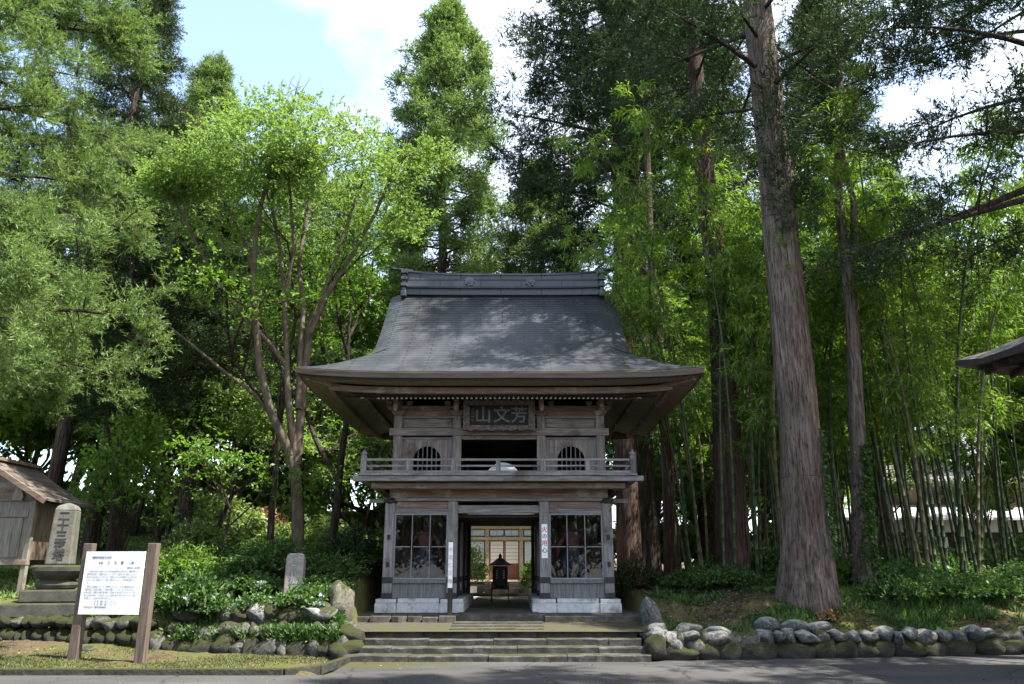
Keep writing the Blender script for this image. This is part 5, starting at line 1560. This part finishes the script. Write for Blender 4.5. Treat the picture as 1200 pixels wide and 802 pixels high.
T2Y = 18.6
rows_px = [(668, 1011, 28), (640, 1010, 24), (550, 1007, 19), (438, 1001, 17), (382, 999, 16), (315, 993, 13.5), (270, 987, 11), (225, 981, 11), (150, 985, 10)]
P = [at(cx, ry, T2Y) for ry, cx, w in rows_px]
Rr2 = [w / 2 / (919 / np.linalg.norm(p - np.array((0, 0, 1.6)))) for (ry, cx, w), p in zip(rows_px, P)]
base2 = np.array((P[0][0], T2Y, gz(P[0][0], T2Y) - .05)); P = [base2] + P[1:]
P.append(P[-1] + (P[-1] - P[-3]) * 1.6); Rr2.append(.05); Rr2 = [r_ * .88 for r_ in Rr2]
ax2 = np.array(P) - base2
t2 = empty('cedar_tree', base2, 'slender grey forked cedar with a pale torn scar on its trunk', 'tree', world_parts=False)
mb = MB(); mb.grid(trunk_ridged(np.vstack([ax2[0] - (0, 0, .4), ax2]), [Rr2[0]] + Rr2, 40, 9, ridge=.10, flare=.2, rows=110))
fork = [at(c_, r_, T2Y) - base2 for r_, c_ in ((318, 995), (285, 1000), (240, 1001), (205, 992), (150, 985))]
mb.tube(fork, [.11, .095, .085, .07, .05], 10)
mb.tube([at(c_, r_, T2Y) - base2 for r_, c_ in ((412, 1004), (406, 1010), (402, 1014))], [.05, .035, .02], 6)
local_build(mb, 'trunk', M['bark_grey'], t2)
g = np.random.default_rng(33)
limbs, Q = cedar_parts(g, ax2[-1, 2], 11.2, 2.6, 15, dict(MIDS, clumps=9, axes=10), ax2)
local_build(limbs, 'branches', M['bark_pale'], t2)
quad_mesh('crown', Q.reshape(-1, 3), len(Q), M['l_cedar_shade'], t2)
mb = MB(); c_ = at(1002, 470, T2Y) - base2
mb.prism([(c_[0] - .05, c_[2] - .55), (c_[0] + .09, c_[2] - .60), (c_[0] + .10, c_[2] - .1), (c_[0] + .03, c_[2] + .55), (c_[0] - .02, c_[2] + .6), (c_[0] - .06, c_[2])], 'y', c_[1] - .145, c_[1] - .05)
local_build(mb, 'scar', surf('bare_wood_scar', [(0.3, (0.34, 0.28, 0.23)), (0.7, (0.5, 0.44, 0.38))], 4, (4, 4, .5), .85, .4, 12), t2, False)
ivy(t2, ax2, np.array(Rr2), .3, 3.4, R(-60), .8, 1100, 6)

g1 = cedar('cedar_tree', 'tall dark cedar just behind the right rear corner of the gate', (5.35, 32.2, gz(5.35, 32.2)), 33, 10.6, 5.4, 170, dict(MIDS, rc=.74, axes=17, sw=.032), .47, 41, M['l_cedar_shade'], M['bark_dark'])
g1.scale = (1.33, 1.33, 1.33)
g2 = dup(g1, (9.0, 37, gz(9.0, 37)), 2.1, 1.0, 'tall dark cedar far behind the bamboo, right of the hall')
g3 = cedar('cedar_tree', 'dark red-brown cedar trunk in the bamboo between the gate and the biggest cedar', (5.75, 21.3, gz(5.75, 21.3)), 27, 14, 3.2, 34, MIDS, .42, 43, M['l_cedar_shade'], M['bark_red'], flare=.3)
g4 = cedar('cedar_tree', 'slim reddish cedar trunk between two thicker dark trunks right of the gate', (4.95, 25.6, gz(4.95, 25.6)), 26, 17.0, 2.4, 26, MIDS, .22, 44, M['l_cedar_shade'], M['bark_red'])
g5 = dup(g3, (4.45, 30.6, gz(4.45, 30.6)), 1.3, (1.15, 1.15, 1.3), 'dark cedar trunk half hidden behind the right side of the gate')
g6 = dup(g1, (15, 33, gz(15, 33)), 4.0, .85, 'dark cedar rising above the bamboo grove behind the forked cedar')
# tall pointed cedar against the sky
tc = cedar('cedar_tree', 'tall pointed cedar standing alone against the bright sky behind the gate', (-3.9, 41, gz(-3.9, 41)), 34.6, 7, 6.6, 215, dict(FAR, clumps=13, axes=14, rc=.66, sl=.2, sw=.055, k=11, ball=.36, fwd=.6), .4, 45, M['l_cedar'], M['bark_dark'], pw=.62, rmax=3.5)
dup(tc, (1.6, 43, gz(1.6, 43)), 2.0, (.85, .85, .72), 'shorter dark cedar beside the tall pointed one, above the gate ridge')
# dark boughs coming in at the top right corner
trc = cedar('cedar_tree', 'dark spreading conifer whose boughs enter at the top right corner', (12.6, 14.6, gz(12.6, 14.6)), 21, 8.6, 6.2, 60, dict(MIDS, clumps=17, axes=14, rise=-.02, droop=.0), .40, 46, M['l_cedar_shade'], M['bark_dark'])

dup(trc, (10.4, 7.2, 0), 2.2, (.86, .86, 1.25), 'tall unseen conifer added just outside the right edge to shade the road')  # extra tree out of view, added to cast shade on the road

# ---------------------------------------------------------------- left: sunlit cedar at the frame edge and the dark cedars behind
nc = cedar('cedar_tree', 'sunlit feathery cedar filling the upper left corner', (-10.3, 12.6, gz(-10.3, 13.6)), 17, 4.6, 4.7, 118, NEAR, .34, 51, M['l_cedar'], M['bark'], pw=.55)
lc = cedar('cedar_tree', 'dark cedar with a leaning trunk behind the small shrine', (-12.1, 23.2, gz(-12.1, 23.2)), 22, 7.2, 3.3, 64, MIDS, .24, 52, M['l_cedar_shade'], M['bark_dark'], lean=(1.2, 0))
GL = 'dark cedars of the wood on the left'
for (x, y, s, rz, lab) in ((-15.4, 26.5, 1.08, 1.1, 'dark cedar at the far left behind the shrine roof'), (-13.6, 27.5, (.96, .96, .72), 2.7, 'slim dark cedar between the shrine and the leaning trunk'),
                           (-10.9, 22.3, (.8, .8, .56), 4.0, 'thick dark trunk wrapped in leafy shoots behind the notice board'), (-10.6, 26.2, (1.0, 1.0, .56), 5.1, 'dark straight trunk right of the leaf-wrapped one'),
                           (-18, 31, 1.15, .4, 'dark cedar deep in the wood on the far left'), (-8.2, 31, (1.05, 1.05, .60), 3.3, 'dark cedar deep in the wood behind the many-stemmed tree'),
                           (-13.0, 33, (1.15, 1.15, .66), 5.8, 'dark cedar deep in the middle of the left wood')):
    dup(lc, (x, y, gz(x, y) - .1), rz, s, lab, GL)
lc['group'] = GL
lc.scale = (1, 1, .64)
c2 = dup(tc, (-15.8, 36, gz(-15.8, 36)), 1.0, .70, 'cedar top showing above the sunlit foliage on the left')
# pale distant trunks seen under the crowns
fp = cedar('cedar_tree', 'pale sunlit cedar trunk far back on the slope', (-15.5, 47, gz(-15.5, 47)), 24, 10, 3.0, 34, FAR, .36, 55, M['l_cedar'], M['bark_pale'], group='pale trunks far back on the slope')
for (x, y) in ((-13.6, 49), (-12.4, 52), (-10.9, 50), (-9.0, 55), (-17.8, 53), (-7.3, 52)):
    dup(fp, (x, y, gz(x, y)), random.uniform(0, 6), random.uniform(.85, 1.1))

# ---- the many-stemmed light green tree
KY = 19.6
kb = np.array((at(348, 655, KY)[0], KY, gz(at(348, 655, KY)[0], KY)))
kt = empty('maple_tree', kb, 'many-stemmed tree with a wide bright yellow-green crown left of the gate', 'tree', world_parts=False)
mb = MB(); ends = []
def stem(pix, w, yy=0.0, n=7, tip=True, br=1):
    pts = [at(cx, ry, KY + yy * k / max(len(pix) - 1, 1)) - kb for k, (cx, ry) in enumerate(pix)]
    rr_ = np.array(w) / 2 / 66.0
    mb.tube(pts, rr_, 10, cap=False)
    if tip:
        g_ = np.random.default_rng(int(pix[-1][0] + pix[-1][1]))
        d = pts[-1] - pts[-2]
        for j in range(2 + br):
            grow(mb, g_, pts[-1], unit((unit(d[None])[0] + g_.normal(0, .33, 3))[None])[0], g_.uniform(.55, .9), rr_[-1] * .8, 2, ends, .25, .0, 4, (2, 3), .75, .55)
b_ = at(348, 655, KY); 
stem([(349, 672), (349, 655), (349, 600), (346, 540), (338, 470), (335, 400), (333, 340), (328, 290), (318, 240)], [25, 22, 19, 16, 11, 9, 8, 7, 5])
stem([(347, 560), (335, 520), (318, 485), (304, 430), (300, 380), (297, 320), (300, 270), (312, 215)], [15, 14, 13, 12, 11, 9, 8, 6], -.8)
stem([(348, 545), (352, 490), (358, 430), (364, 380), (385, 330), (402, 280), (420, 225)], [15, 14, 13, 11, 9, 8, 6], .6)
stem([(350, 480), (352, 420), (356, 360), (350, 310), (360, 250), (372, 200)], [12, 11, 9, 8, 7, 5], 1.2)
stem([(364, 390), (384, 345), (412, 300), (440, 250), (455, 215)], [9, 8, 7, 6, 5], -.5)
stem([(320, 490), (298, 462), (262, 435), (222, 402), (180, 368)], [6, 5.5, 5, 4, 3], -1.2, tip=False)
stem([(336, 430), (318, 405), (285, 370), (255, 330), (232, 290), (215, 255)], [8, 7, 7, 6, 5, 4], -1.0)
stem([(300, 330), (285, 280), (262, 235), (245, 190)], [7, 6, 5, 4], 1.0)
stem([(335, 345), (345, 290), (340, 230), (335, 170)], [7, 6, 5, 4], -.6)
local_build(mb, 'trunk', M['bark_pale'], kt)
g = np.random.default_rng(61)
E_ = np.array([e[0] for e in ends])
cent = at(352, 205, KY) - kb
nx = 180                                               # leaf pads through the dome of the crown
u = unit(in_ball(g, nx)) * g.uniform(.72, 1.0, (nx, 1))
u[:, 2] = np.abs(u[:, 2]) * np.where(g.random(nx) < .85, 1, -.5)
up_half = np.stack([u[:, 0] * 3.5 - .1, u[:, 1] * 2.6, u[:, 2] * 2.6 + .25 - .75 * np.abs(u[:, 0])], 1)
wx = E_[:, 0] + kb[0]; wz = E_[:, 2] + kb[2]
E_ = E_[E_[:, 2] + kb[2] < 12.4]
cent[2] -= .6
E_ = np.vstack([E_, cent + up_half])
Q = pads(g, E_, .72, .16, 20, 12, .36, .085, .044, roll=.35)
quad_mesh('crown', Q.reshape(-1, 3), len(Q), M['l_bright'], kt)
print('KEYAKI', len(Q), len(E_), 'NEAR', len(nc.children[2].data.polygons))

# ---- darker broadleaf trees of the middle ground and the belt behind
b1 = broadleaf('young_tree', 'dark straight young tree behind the stone marker', (at(382, 640, 22)[0], 22, gz(-5.3, 22)), 9.5, 71, M['l_mid'], M['bark_dark'], r0=.14, n_stem=1, depth=3, lean=.05, trunk_frac=.42, extra=10, rp=.6, sl=.10, sw=.055, k=8)
b2 = broadleaf('young_tree', 'thin dark trunk left of the many-stemmed tree', (at(309, 650, 21.5)[0], 21.5, gz(-6.8, 21.5)), 8.5, 72, M['l_mid'], M['bark_dark'], r0=.11, n_stem=1, depth=3, lean=.05, trunk_frac=.45, extra=8, rp=.6, sl=.10, sw=.055, k=8)
GB = 'broadleaf trees of the wood behind the gate'
belt = [broadleaf('broadleaf_tree', 'leafy mid-green tree in the wood behind', (0, 0, 0), 15, 80 + i, M['l_mid'], M['bark_dark'], GB, r0=.2, n_stem=2, depth=3, lean=.2, rp=1.5, flat=.45, n_ax=16, k=9, axl=.8, sl=.30, sw=.17, extra=60, trunk_frac=.33) for i in range(3)]
spots = [(-3.0, 47), (-10.5, 41), (-6.0, 39.5), (-14, 41), (-19, 38), (-23, 33), (-26, 42), (-21, 47), (-33, 40), (-29, 52), (-12, 58), (-4, 52), (3.5, 52), (-18, 62), (-38, 55), (8, 47), (12, 52), (16, 55), (22, 56), (28, 58), (35, 55), (30, 45), (9.5, 38), (13, 43), (40, 46), (36, 38), (19, 62), (0, 60), (45, 60), (-47, 48), (26, 34), (24, 28), (20, 25), (31, 30), (-22, 27), (-30, 33), (-26, 24), (-28, 60), (-37, 63), (-20, 55), (-24, 38)]
for i, (x, y) in enumerate(spots):
    s = random.uniform(.8, 1.15) * (1.0 if y < 45 else 1.25)
    src = belt[i % 3]
    if i >= 34: pass
    if i < 3:
        src.location = (x, y, gz(x, y) - .1); src.rotation_euler.z = random.uniform(0, 6); src.scale = (s, s, s)
    else:
        dup(src, (x, y, gz(x, y) - .1), random.uniform(0, 6), s)

sm = broadleaf('small_maple', 'low bright green maple in the sunlit clearing', (-9.3, 24.4, gz(-9.3, 24.4)), 6.6, 91, M['l_bright'], M['bark_dark'], 'small maples in the clearing', r0=.09, n_stem=2, depth=3, lean=.3, rp=.62, flat=.25, n_ax=12, k=9, axl=.45, sl=.13, sw=.07, extra=20, trunk_frac=.34)
for (x, y, s) in ((-11.9, 27.5, 1.1), (-8.6, 33.5, 1.25), (-14.2, 30.0, 1.2), (-4.9, 33.0, 1.3), (-11, 34, 1.4), (-17, 37, 1.5), (-20, 31, 1.3), (-22, 40, 1.7), (-26, 36, 1.6), (-17, 44, 1.8)):
    dup(sm, (x, y, gz(x, y)), random.uniform(0, 6), s)
for (x, y, s) in ((6.3, 36, 1.0), (8.6, 34.2, .9), (11, 36, 1.1), (13.6, 35, 1.0), (16.0, 37, 1.1), (10, 39, 1.3), (21, 36, .8)):
    dup(sm, (x, y, gz(x, y)), random.uniform(0, 6), s, 'low bright green maple behind the bamboo grove', 'small maples behind the bamboo')
# ---------------------------------------------------------------- bamboo grove
def bamboo(seed, H, culm, ybase=.32):
    g = np.random.default_rng(seed)
    t = empty('bamboo', (0, 0, 0), 'green bamboo culm with drooping leafy top in the grove right of the gate', 'bamboo', 'bamboo culms of the grove', world_parts=False)
    az = g.uniform(0, 6.28); o = np.array((math.cos(az), math.sin(az), 0))
    z = np.linspace(-.2, H, 40)
    q = np.clip(z / H, 0, 1)
    pts = np.stack([o[0] * (H * .20 * q ** 3 + .02 * z), o[1] * (H * .20 * q ** 3 + .02 * z), z - H * .10 * q ** 5], 1)
    r = .045 * (1 - q ** 1.6 * .85) * g.uniform(.85, 1.15)
    P_, R_ = [], []
    for i in range(40):
        P_ += [pts[i] - np.array((0, 0, .012)), pts[i], pts[i] + np.array((0, 0, .012))]; R_ += [r[i], r[i] * 1.16, r[i]]
    mb = MB(); mb.tube(P_, R_, 8, cap=False)
    O, D = [], []
    for i in range(int(40 * ybase), 40):
        for j in range(2):
            a = g.uniform(0, 6.28); d = np.array((math.cos(a), math.sin(a), .55))
            ln = g.uniform(.5, 1.25) * (1.1 - .5 * q[i])
            p0 = pts[i]; p1 = p0 + d * ln * .6; p2 = p0 + np.array((d[0], d[1], .12)) * ln * 1.05
            br = bez(p0, p1, p2, 5); mb.tube(br, np.linspace(.009, .003, 5), 4, cap=False)
            for s_ in np.linspace(.25, 1, 9):
                O.append([np.interp(s_, np.linspace(0, 1, 5), br[:, m]) for m in range(3)]); D.append(np.array((d[0], d[1], -.2)) + g.normal(0, .5, 3))
    O = np.array(O); D = unit(np.array(D))
    local_build(mb, 'culm', culm, t)
    Q = sprays(O, D, g.uniform(.25, .5, len(O)), 8, .17, .032, .45, g, .5, .6)
    Q[:, 2, 2] -= .05
    quad_mesh('leaves', Q.reshape(-1, 3), len(Q), M['l_bamboo'], t)
    return t
bsrc = [bamboo(100 + i, h, M['culm'] if i not in (2,) else M['culm_old'], yb) for i, (h, yb) in enumerate(((12.0, .40), (13, .5), (11.5, .36), (13.5, .48), (10.5, .36)))]
bs = []
bsrc[2]['label'] = 'yellowing bamboo culm with drooping leafy top among the green ones'
gb = np.random.default_rng(9)
tries = 0
while len(bs) < 108 and tries < 5000:
    tries += 1
    y = 18.8 + 13.5 * gb.random() ** 1.35; x = gb.uniform(4.2, 4.2 + (y - 12) * .95)
    px = 600 + 919 * x / (y * 1.0)
    if y < 20.2 and not (px > 1050): continue
    if y > 21.8 and x < 6.3 + max(0, 27 - y) * .0: continue
    if y < 21.8 and x < 4.3: continue
    if any((x - a) ** 2 + (y - b) ** 2 < .16 for a, b in bs): continue
    if any((x - a) ** 2 + (y - b) ** 2 < .7 for a, b in ((5.75, 21.3), (4.95, 25.6), (5.35, 32.2), (4.45, 30.6), (float(base2[0]), T2Y))): continue
    if y < 23 and px > 990 and px < 1030: continue
    bs.append((x, y))
for p_ in ((4.75, 20.3), (5.35, 19.7), (6.0, 20.0), (6.5, 19.5), (4.6, 21.3), (5.0, 19.3), (6.3, 20.7)):
    bs.append(p_)
used = set()
for i, (x, y) in enumerate(bs):
    k = int(gb.integers(0, 5)); s = float(gb.uniform(.85, 1.12)); rz = float(gb.uniform(0, 6.28))
    if k not in used:
        o = bsrc[k]; used.add(k); o.location = (x, y, gz(x, y)); o.rotation_euler.z = rz
    else:
        o = dup(bsrc[k], (x, y, gz(x, y)), rz, s)
    o.rotation_euler.x = float(gb.normal(0, .06)); o.rotation_euler.y = float(gb.normal(0, .085))

# ---------------------------------------------------------------- shrubs and ground cover
def shrub(name, label, loc, r, h, seed, leafm, group=None, n=330, k=13, sl=.085, sw=.04, flower=0, cat='shrub', dome=1.0):
    g = np.random.default_rng(seed)
    t = empty(name, loc, label, cat, group, world_parts=False)
    a = g.uniform(0, 6.283, n); q = g.random(n) ** .6
    tip = np.stack([np.cos(a) * q * r, np.sin(a) * q * r, h * np.sqrt(np.maximum(0, 1 - q * q * .8 * dome)) * g.uniform(.45, 1.05, n)], 1)
    mb = MB()
    for i in range(0, n, max(1, n // 26)):
        mb.tube([(0, 0, -.05), tip[i] * np.array((.35, .35, .55)), tip[i]], [.012, .009, .004], 4, cap=False)
    local_build(mb, 'stems', M['bark_dark'], t)
    D = unit(tip * np.array((1, 1, .5)) + g.normal(0, .25, (n, 3)) * r)
    L_ = g.uniform(.25, .5, n) * min(1, r * 1.2)
    Q = sprays(tip - D * L_[:, None] * .6, D, L_, k, sl, sw, .6, g, .5, .5)
    quad_mesh('foliage', Q.reshape(-1, 3), len(Q), leafm, t)
    if flower:
        idx = g.choice(n, flower)
        c = np.repeat(tip[idx] + np.array((0, 0, .04)), 26, 0)
        off = in_ball(g, len(c)); off[:, 2] *= .45
        V = leaf_quads(c + off * .075, off + np.array((0, 0, .4)), .035, .035, g, .5)
        quad_mesh('flowers', V.reshape(-1, 3), len(V), M['petal'], t)
    return t
GS = 'leafy shrubs on the terrace left of the gate'
hy = shrub('hydrangea', 'leafy hydrangea with pale blue flower heads in front of the stone marker', (-4.15, 16.45, gz(-4.15, 16.45)), .58, .40, 201, M['l_fern'], n=280, k=11, sl=.085, sw=.05, flower=8)
h2 = dup(hy, (-6.35, 16.6, gz(-6.35, 16.6)), 1.9, (1.15, 1.0, 1.7), 'hydrangea with pale flowers beside the right post of the notice board')
for (x, y, s, lab) in ((-5.1, 16.5, .75, 'small hydrangea hanging over the mossy wall midway along it'), (-5.85, 16.35, .8, 'small hydrangea over the mossy wall near the notice board'), (-3.75, 16.9, .7, 'hydrangea squeezed between the stone marker and the rough standing rock'), (-7.6, 16.9, .95, 'hydrangea half hidden behind the notice board')):
    dup(hy, (x, y, gz(x, y)), random.uniform(0, 6), s, lab)
h3 = dup(hy, (-5.5, 17.4, gz(-5.5, 17.4)), 3.9, 1.05, 'hydrangea between the notice board and the stone marker')
s1 = shrub('shrub', 'green leafy shrub on the terrace', (-5.3, 18.6, gz(-5.3, 18.6)), .9, .8, 202, M['l_fern'], GS, n=300)
s2 = shrub('shrub', 'green leafy shrub on the terrace', (-7.3, 18.2, gz(-7.3, 18.2)), .85, .9, 203, M['l_mid'], GS, n=300)
pale = shrub('shrub', 'pale sunlit shrub on the open slope behind the terrace', (-8.1, 25.5, gz(-8.1, 25.5)), 1.2, 1.3, 204, M['l_pale'], 'pale sunlit shrubs on the slope', n=320, sl=.16, sw=.08)
for (x, y, s, src) in ((-4.0, 18.2, .9, 1), (-3.7, 19.4, 1.1, 1), (-4.3, 20.3, 1.2, 2), (-6.2, 19.6, 1.0, 1), (-8.6, 19.5, .9, 2), (-6.6, 17.6, .8, 1), (-8.0, 17.5, .75, 2), (-5.6, 21.2, 1.2, 2), (-7.6, 21.2, 1.1, 1), (-3.9, 22.0, 1.2, 1), (-5.0, 23.8, 1.4, 2), (-3.9, 17.3, .7, 1), (-9.6, 21.5, 1.0, 1), (-6.8, 23.5, 1.2, 1)):
    dup((None, s1, s2)[src], (x, y, gz(x, y)), random.uniform(0, 6), (s, s, s * (.5 if y > 19 else .75)))
for (x, y, s) in ((-9.8, 27, 1.2), (-6.5, 27.8, 1.3), (-11.5, 29.5, 1.3), (-8.6, 31.5, 1.7), (-5.6, 30.5, 1.5), (-10.3, 34, 2.0), (-13.5, 36, 2.0), (-7.2, 36.5, 2.1), (-16.5, 33, 1.5), (-12.8, 24.5, .8), (-14.5, 23.2, .8), (-5.6, 25.0, .8), (-6.9, 24.2, .6), (-4.6, 26.3, .9), (-7.4, 26.6, 1.0), (-9.2, 23.6, .7), (-4.4, 28.5, 1.2), (-6.0, 29.2, 1.2)):
    dup(pale, (x, y, gz(x, y)), random.uniform(0, 6), s)
for (x, y, s) in ((-17, 27, 1.2), (-19, 30, 1.6), (-21, 34, 2.0), (-16, 29.5, 1.3), (-24, 31, 2.0)):
    dup(pale, (x, y, gz(x, y)), random.uniform(0, 6), s)
rd_ = shrub('shrub', 'reddish shrub on the slope behind the many-stemmed tree', (-8.9, 28.6, gz(-8.9, 28.6)), 1.1, 1.5, 207, M['l_red'], n=240, sl=.15, sw=.08)
# leafy shoots round the trunk behind the notice board
shrub('sapling', 'leafy upright shoots clothing the dark trunk behind the notice board', (-10.2, 21.0, gz(-10.2, 21.0)), 1.25, 4.4, 208, M['l_mid'], n=420, k=9, sl=.14, sw=.075, dome=.9)
broadleaf('sapling', 'small crooked sapling with light leaves between the notice board and the stone marker', (at(238, 690, 19)[0], 19, gz(-7, 19)), 4.5, 209, M['l_mid'], M['bark_dark'], r0=.045, n_stem=1, depth=2, lean=.5, rp=.55, n_ax=10, sl=.10, sw=.055, trunk_frac=.42, extra=6)
dk = shrub('clipped_hedge', 'dark clipped shrub against the left side of the gate', (-3.75, 19.3, gz(-3.75, 19.3) - .3), .75, 1.25, 210, M['l_dark'], n=420, k=10, sl=.07, sw=.04, dome=.55)
for (x, y) in ((-13, -7), (-8, -9), (-2.5, -8), (3, -9), (8, -8), (13, -9)):  # unseen bushes added to give the window glass something to reflect
    dup(dk, (x, y, -.1), random.uniform(0, 6), (4.2, 4.2, 4.4), 'unseen dark bush added across the road for the gate windows to reflect', 'unseen bushes added across the road')
dup(dk, (3.0, 20.2, .6), 1.0, (.75, .9, .9), 'dark shrub against the right side of the gate')
shrub('garden_bush', 'bright yellow-green bush left of the lantern behind the gate', (-1.62, 25.8, .68), .95, 1.75, 211, M['l_bright'], n=420, k=10, sl=.12, sw=.04, dome=.75)
shrub('garden_bush', 'small round dark green bush right of the lantern behind the gate', (.78, 26.2, .68), .5, 1.15, 212, M['l_mid'], n=260, k=9, sl=.08, sw=.045, dome=.7)
# right bank
GR = 'low green shrubs on the right bank'
r1 = shrub('shrub', 'low green shrub on the bank under the cedars', (8.2, 17.7, gz(8.2, 17.7)), .8, .42, 220, M['l_fern'], GR, n=330)
for (x, y, s) in ((5.0, 18.9, .9), (4.4, 19.6, .9), (9.3, 18.0, 1.0), (6.9, 19.2, 1.0), (9.0, 18.8, 1.2), (7.9, 20.2, 1.3), (10.6, 18.6, 1.1), (5.0, 20.2, .8), (12, 19.4, 1.2), (9.9, 20.6, 1.3), (7.2, 22.4, 1.4), (8.6, 24.2, 1.5), (11.4, 21.9, 1.4), (13.6, 21.0, 1.4), (6.4, 25, 1.2), (10.5, 26, 1.5), (13.5, 26, 1.6), (16, 24, 1.6)):
    dup(r1, (x, y, gz(x, y)), random.uniform(0, 6), s)
pr = dup(pale, (14.5, 29.5, gz(14.5, 29.5)), 1.0, 1.0, 'pale sunlit shrub in front of the house behind the bamboo', 'pale shrubs before the house')
for (x, y, s) in ((17, 29.8, .9), (11.5, 30, .8), (19.5, 30.5, 1.1), (9, 30, .8), (8, 41, 1.8), (10.5, 43, 2), (13, 40, 1.7), (6.5, 44, 2), (16, 38.5, 1.2)):
    dup(pr, (x, y, gz(x, y)), random.uniform(0, 6), s)
shrub('fern', 'small red-leaved plant at the foot of the big cedar', (6.35, 16.55, gz(6.35, 16.55)), .22, .2, 222, M['l_red'], n=40, k=6, sl=.07, sw=.04, cat='plant')

def cover(name, label, region, n, leafm, L, W, up, seed, blades=1, spread=.4):
    g = np.random.default_rng(seed)
    x, y = region(g, n)
    z = terrain(x, y)
    if name == 'wall_plants': z = np.maximum(z, .30 + .25 * g.random(len(z)))
    ok = z > -.02
    x, y, z = x[ok], y[ok], z[ok]
    Pp = np.stack([x, y, z - .01], 1)
    Pp = np.repeat(Pp, blades, 0) + np.pad(g.normal(0, .025, (len(Pp) * blades, 2)), ((0, 0), (0, 1)))
    D = np.stack([g.normal(0, spread, len(Pp)), g.normal(0, spread, len(Pp)), np.full(len(Pp), up)], 1)
    V = leaf_quads(Pp, D, L * g.uniform(.5, 1.3, len(Pp)), W * g.uniform(.7, 1.3, len(Pp)), g, .8)
    o = quad_mesh(name, V.reshape(-1, 3), len(V), leafm)
    return tag(o, label, kind='stuff')
def clumpy(x0, x1, y0, y1, s, th, seed, extra=None):
    def f(g, n):
        x = g.uniform(x0, x1, n * 3); y = g.uniform(y0, y1, n * 3)
        k = vnoise(x, y, s, seed) + g.normal(0, .25, n * 3) > th
        if extra is not None: k &= extra(x, y)
        return x[k][:n], y[k][:n]
    return f
cover('verge_grass', 'short patchy grass and moss on the verge under the notice board', clumpy(-14, -3.0, 13.45, 17.0, 1.1, .1, 2.0, lambda x, y: y < wall_l(x) - .05), 9000, M['l_moss'], .05, .012, 1.0, 301, 3, .8)
cover('undergrowth', 'leafy undergrowth covering the left terrace', clumpy(-9, -3.5, 16.2, 26, .9, -.3, 1.0, lambda x, y: (y > wall_l(x) + .3) & ~((x > -5.3) & (x < -3.5) & (y < 17.4))), 24000, M['l_fern'], .11, .045, .7, 302, 2, .8)
cover('wall_plants', 'small ferns and creeping leaves growing between the stones of the left wall', clumpy(-7.0, -3.2, 15.4, 16.9, 1.6, .15, 4.0, lambda x, y: np.abs(y - wall_l(x) - .3) < .4), 5200, M['l_fern'], .11, .035, .9, 311, 3, .9)
cover('meadow_grass', 'sunlit grass and leaves on the open ground behind the monument', clumpy(-19, -8.5, 17.6, 30, .7, -.4, 5.0, lambda x, y: (y > wall_l(x) + 1.2)), 20000, M['l_pale'], .17, .05, .8, 303, 2, .8)
cover('bank_grass', 'long grass and leafy undergrowth on the right bank', clumpy(6.6, 16, 16.8, 24, .9, -.15, 3.0, lambda x, y: y > wall_r(x) + .65), 16000, M['l_fern'], .24, .03, 1.0, 304, 3, .55)
cover('fallen_leaves', 'brown fallen leaves on the bank around the big cedar', clumpy(2.9, 12, 15.6, 19.5, 1.2, -.6, 7.0, lambda x, y: y > wall_r(x) + .35), 16000, M['l_litter'], .07, .045, .12, 305, 1, 1.0)
cover('bank_plants', 'small leafy plants and grass tufts above the roadside boulders', clumpy(3.0, 12, 15.6, 18.5, 1.5, .35, 11.0, lambda x, y: y > wall_r(x) + .3), 6000, M['l_fern'], .13, .03, .9, 312, 3, .8)
cover('fallen_leaves', 'pale fallen leaves scattered over the grass verge', clumpy(-9, -3.1, 13.5, 15.8, 1.3, .3, 9.0), 2600, M['l_litter'], .05, .035, .1, 306, 1, 1.0)
g = np.random.default_rng(77)
n_ = 900
rx_ = g.uniform(-8, 9, n_); ry_ = g.uniform(12.3, 15.0, n_); k_ = (vnoise(rx_, ry_, 1.4, 3.0) + g.normal(0, .4, n_) > .2) & ~((rx_ < -2.9) & (ry_ > 13.2))
V = leaf_quads(np.stack([rx_[k_], ry_[k_], np.full(k_.sum(), .006)], 1), np.stack([g.normal(0, 1, k_.sum()), g.normal(0, 1, k_.sum()), np.full(k_.sum(), .12)], 1), .045, .03, g, .2)
tag(quad_mesh('fallen_leaves', V.reshape(-1, 3), len(V), M['l_litter']), 'dry leaves scattered on the road', kind='stuff')
cover('undergrowth', 'dark undergrowth on the ground of the bamboo grove', clumpy(3.4, 20, 18.5, 34, .8, .0, 6.0), 16000, M['l_fern'], .15, .06, .7, 307, 2, .8)

for o in list(bpy.data.objects):
    if '_base' in o: del o['_base']
    if o.get('category') and not o.get('kind'): o['kind'] = 'thing'
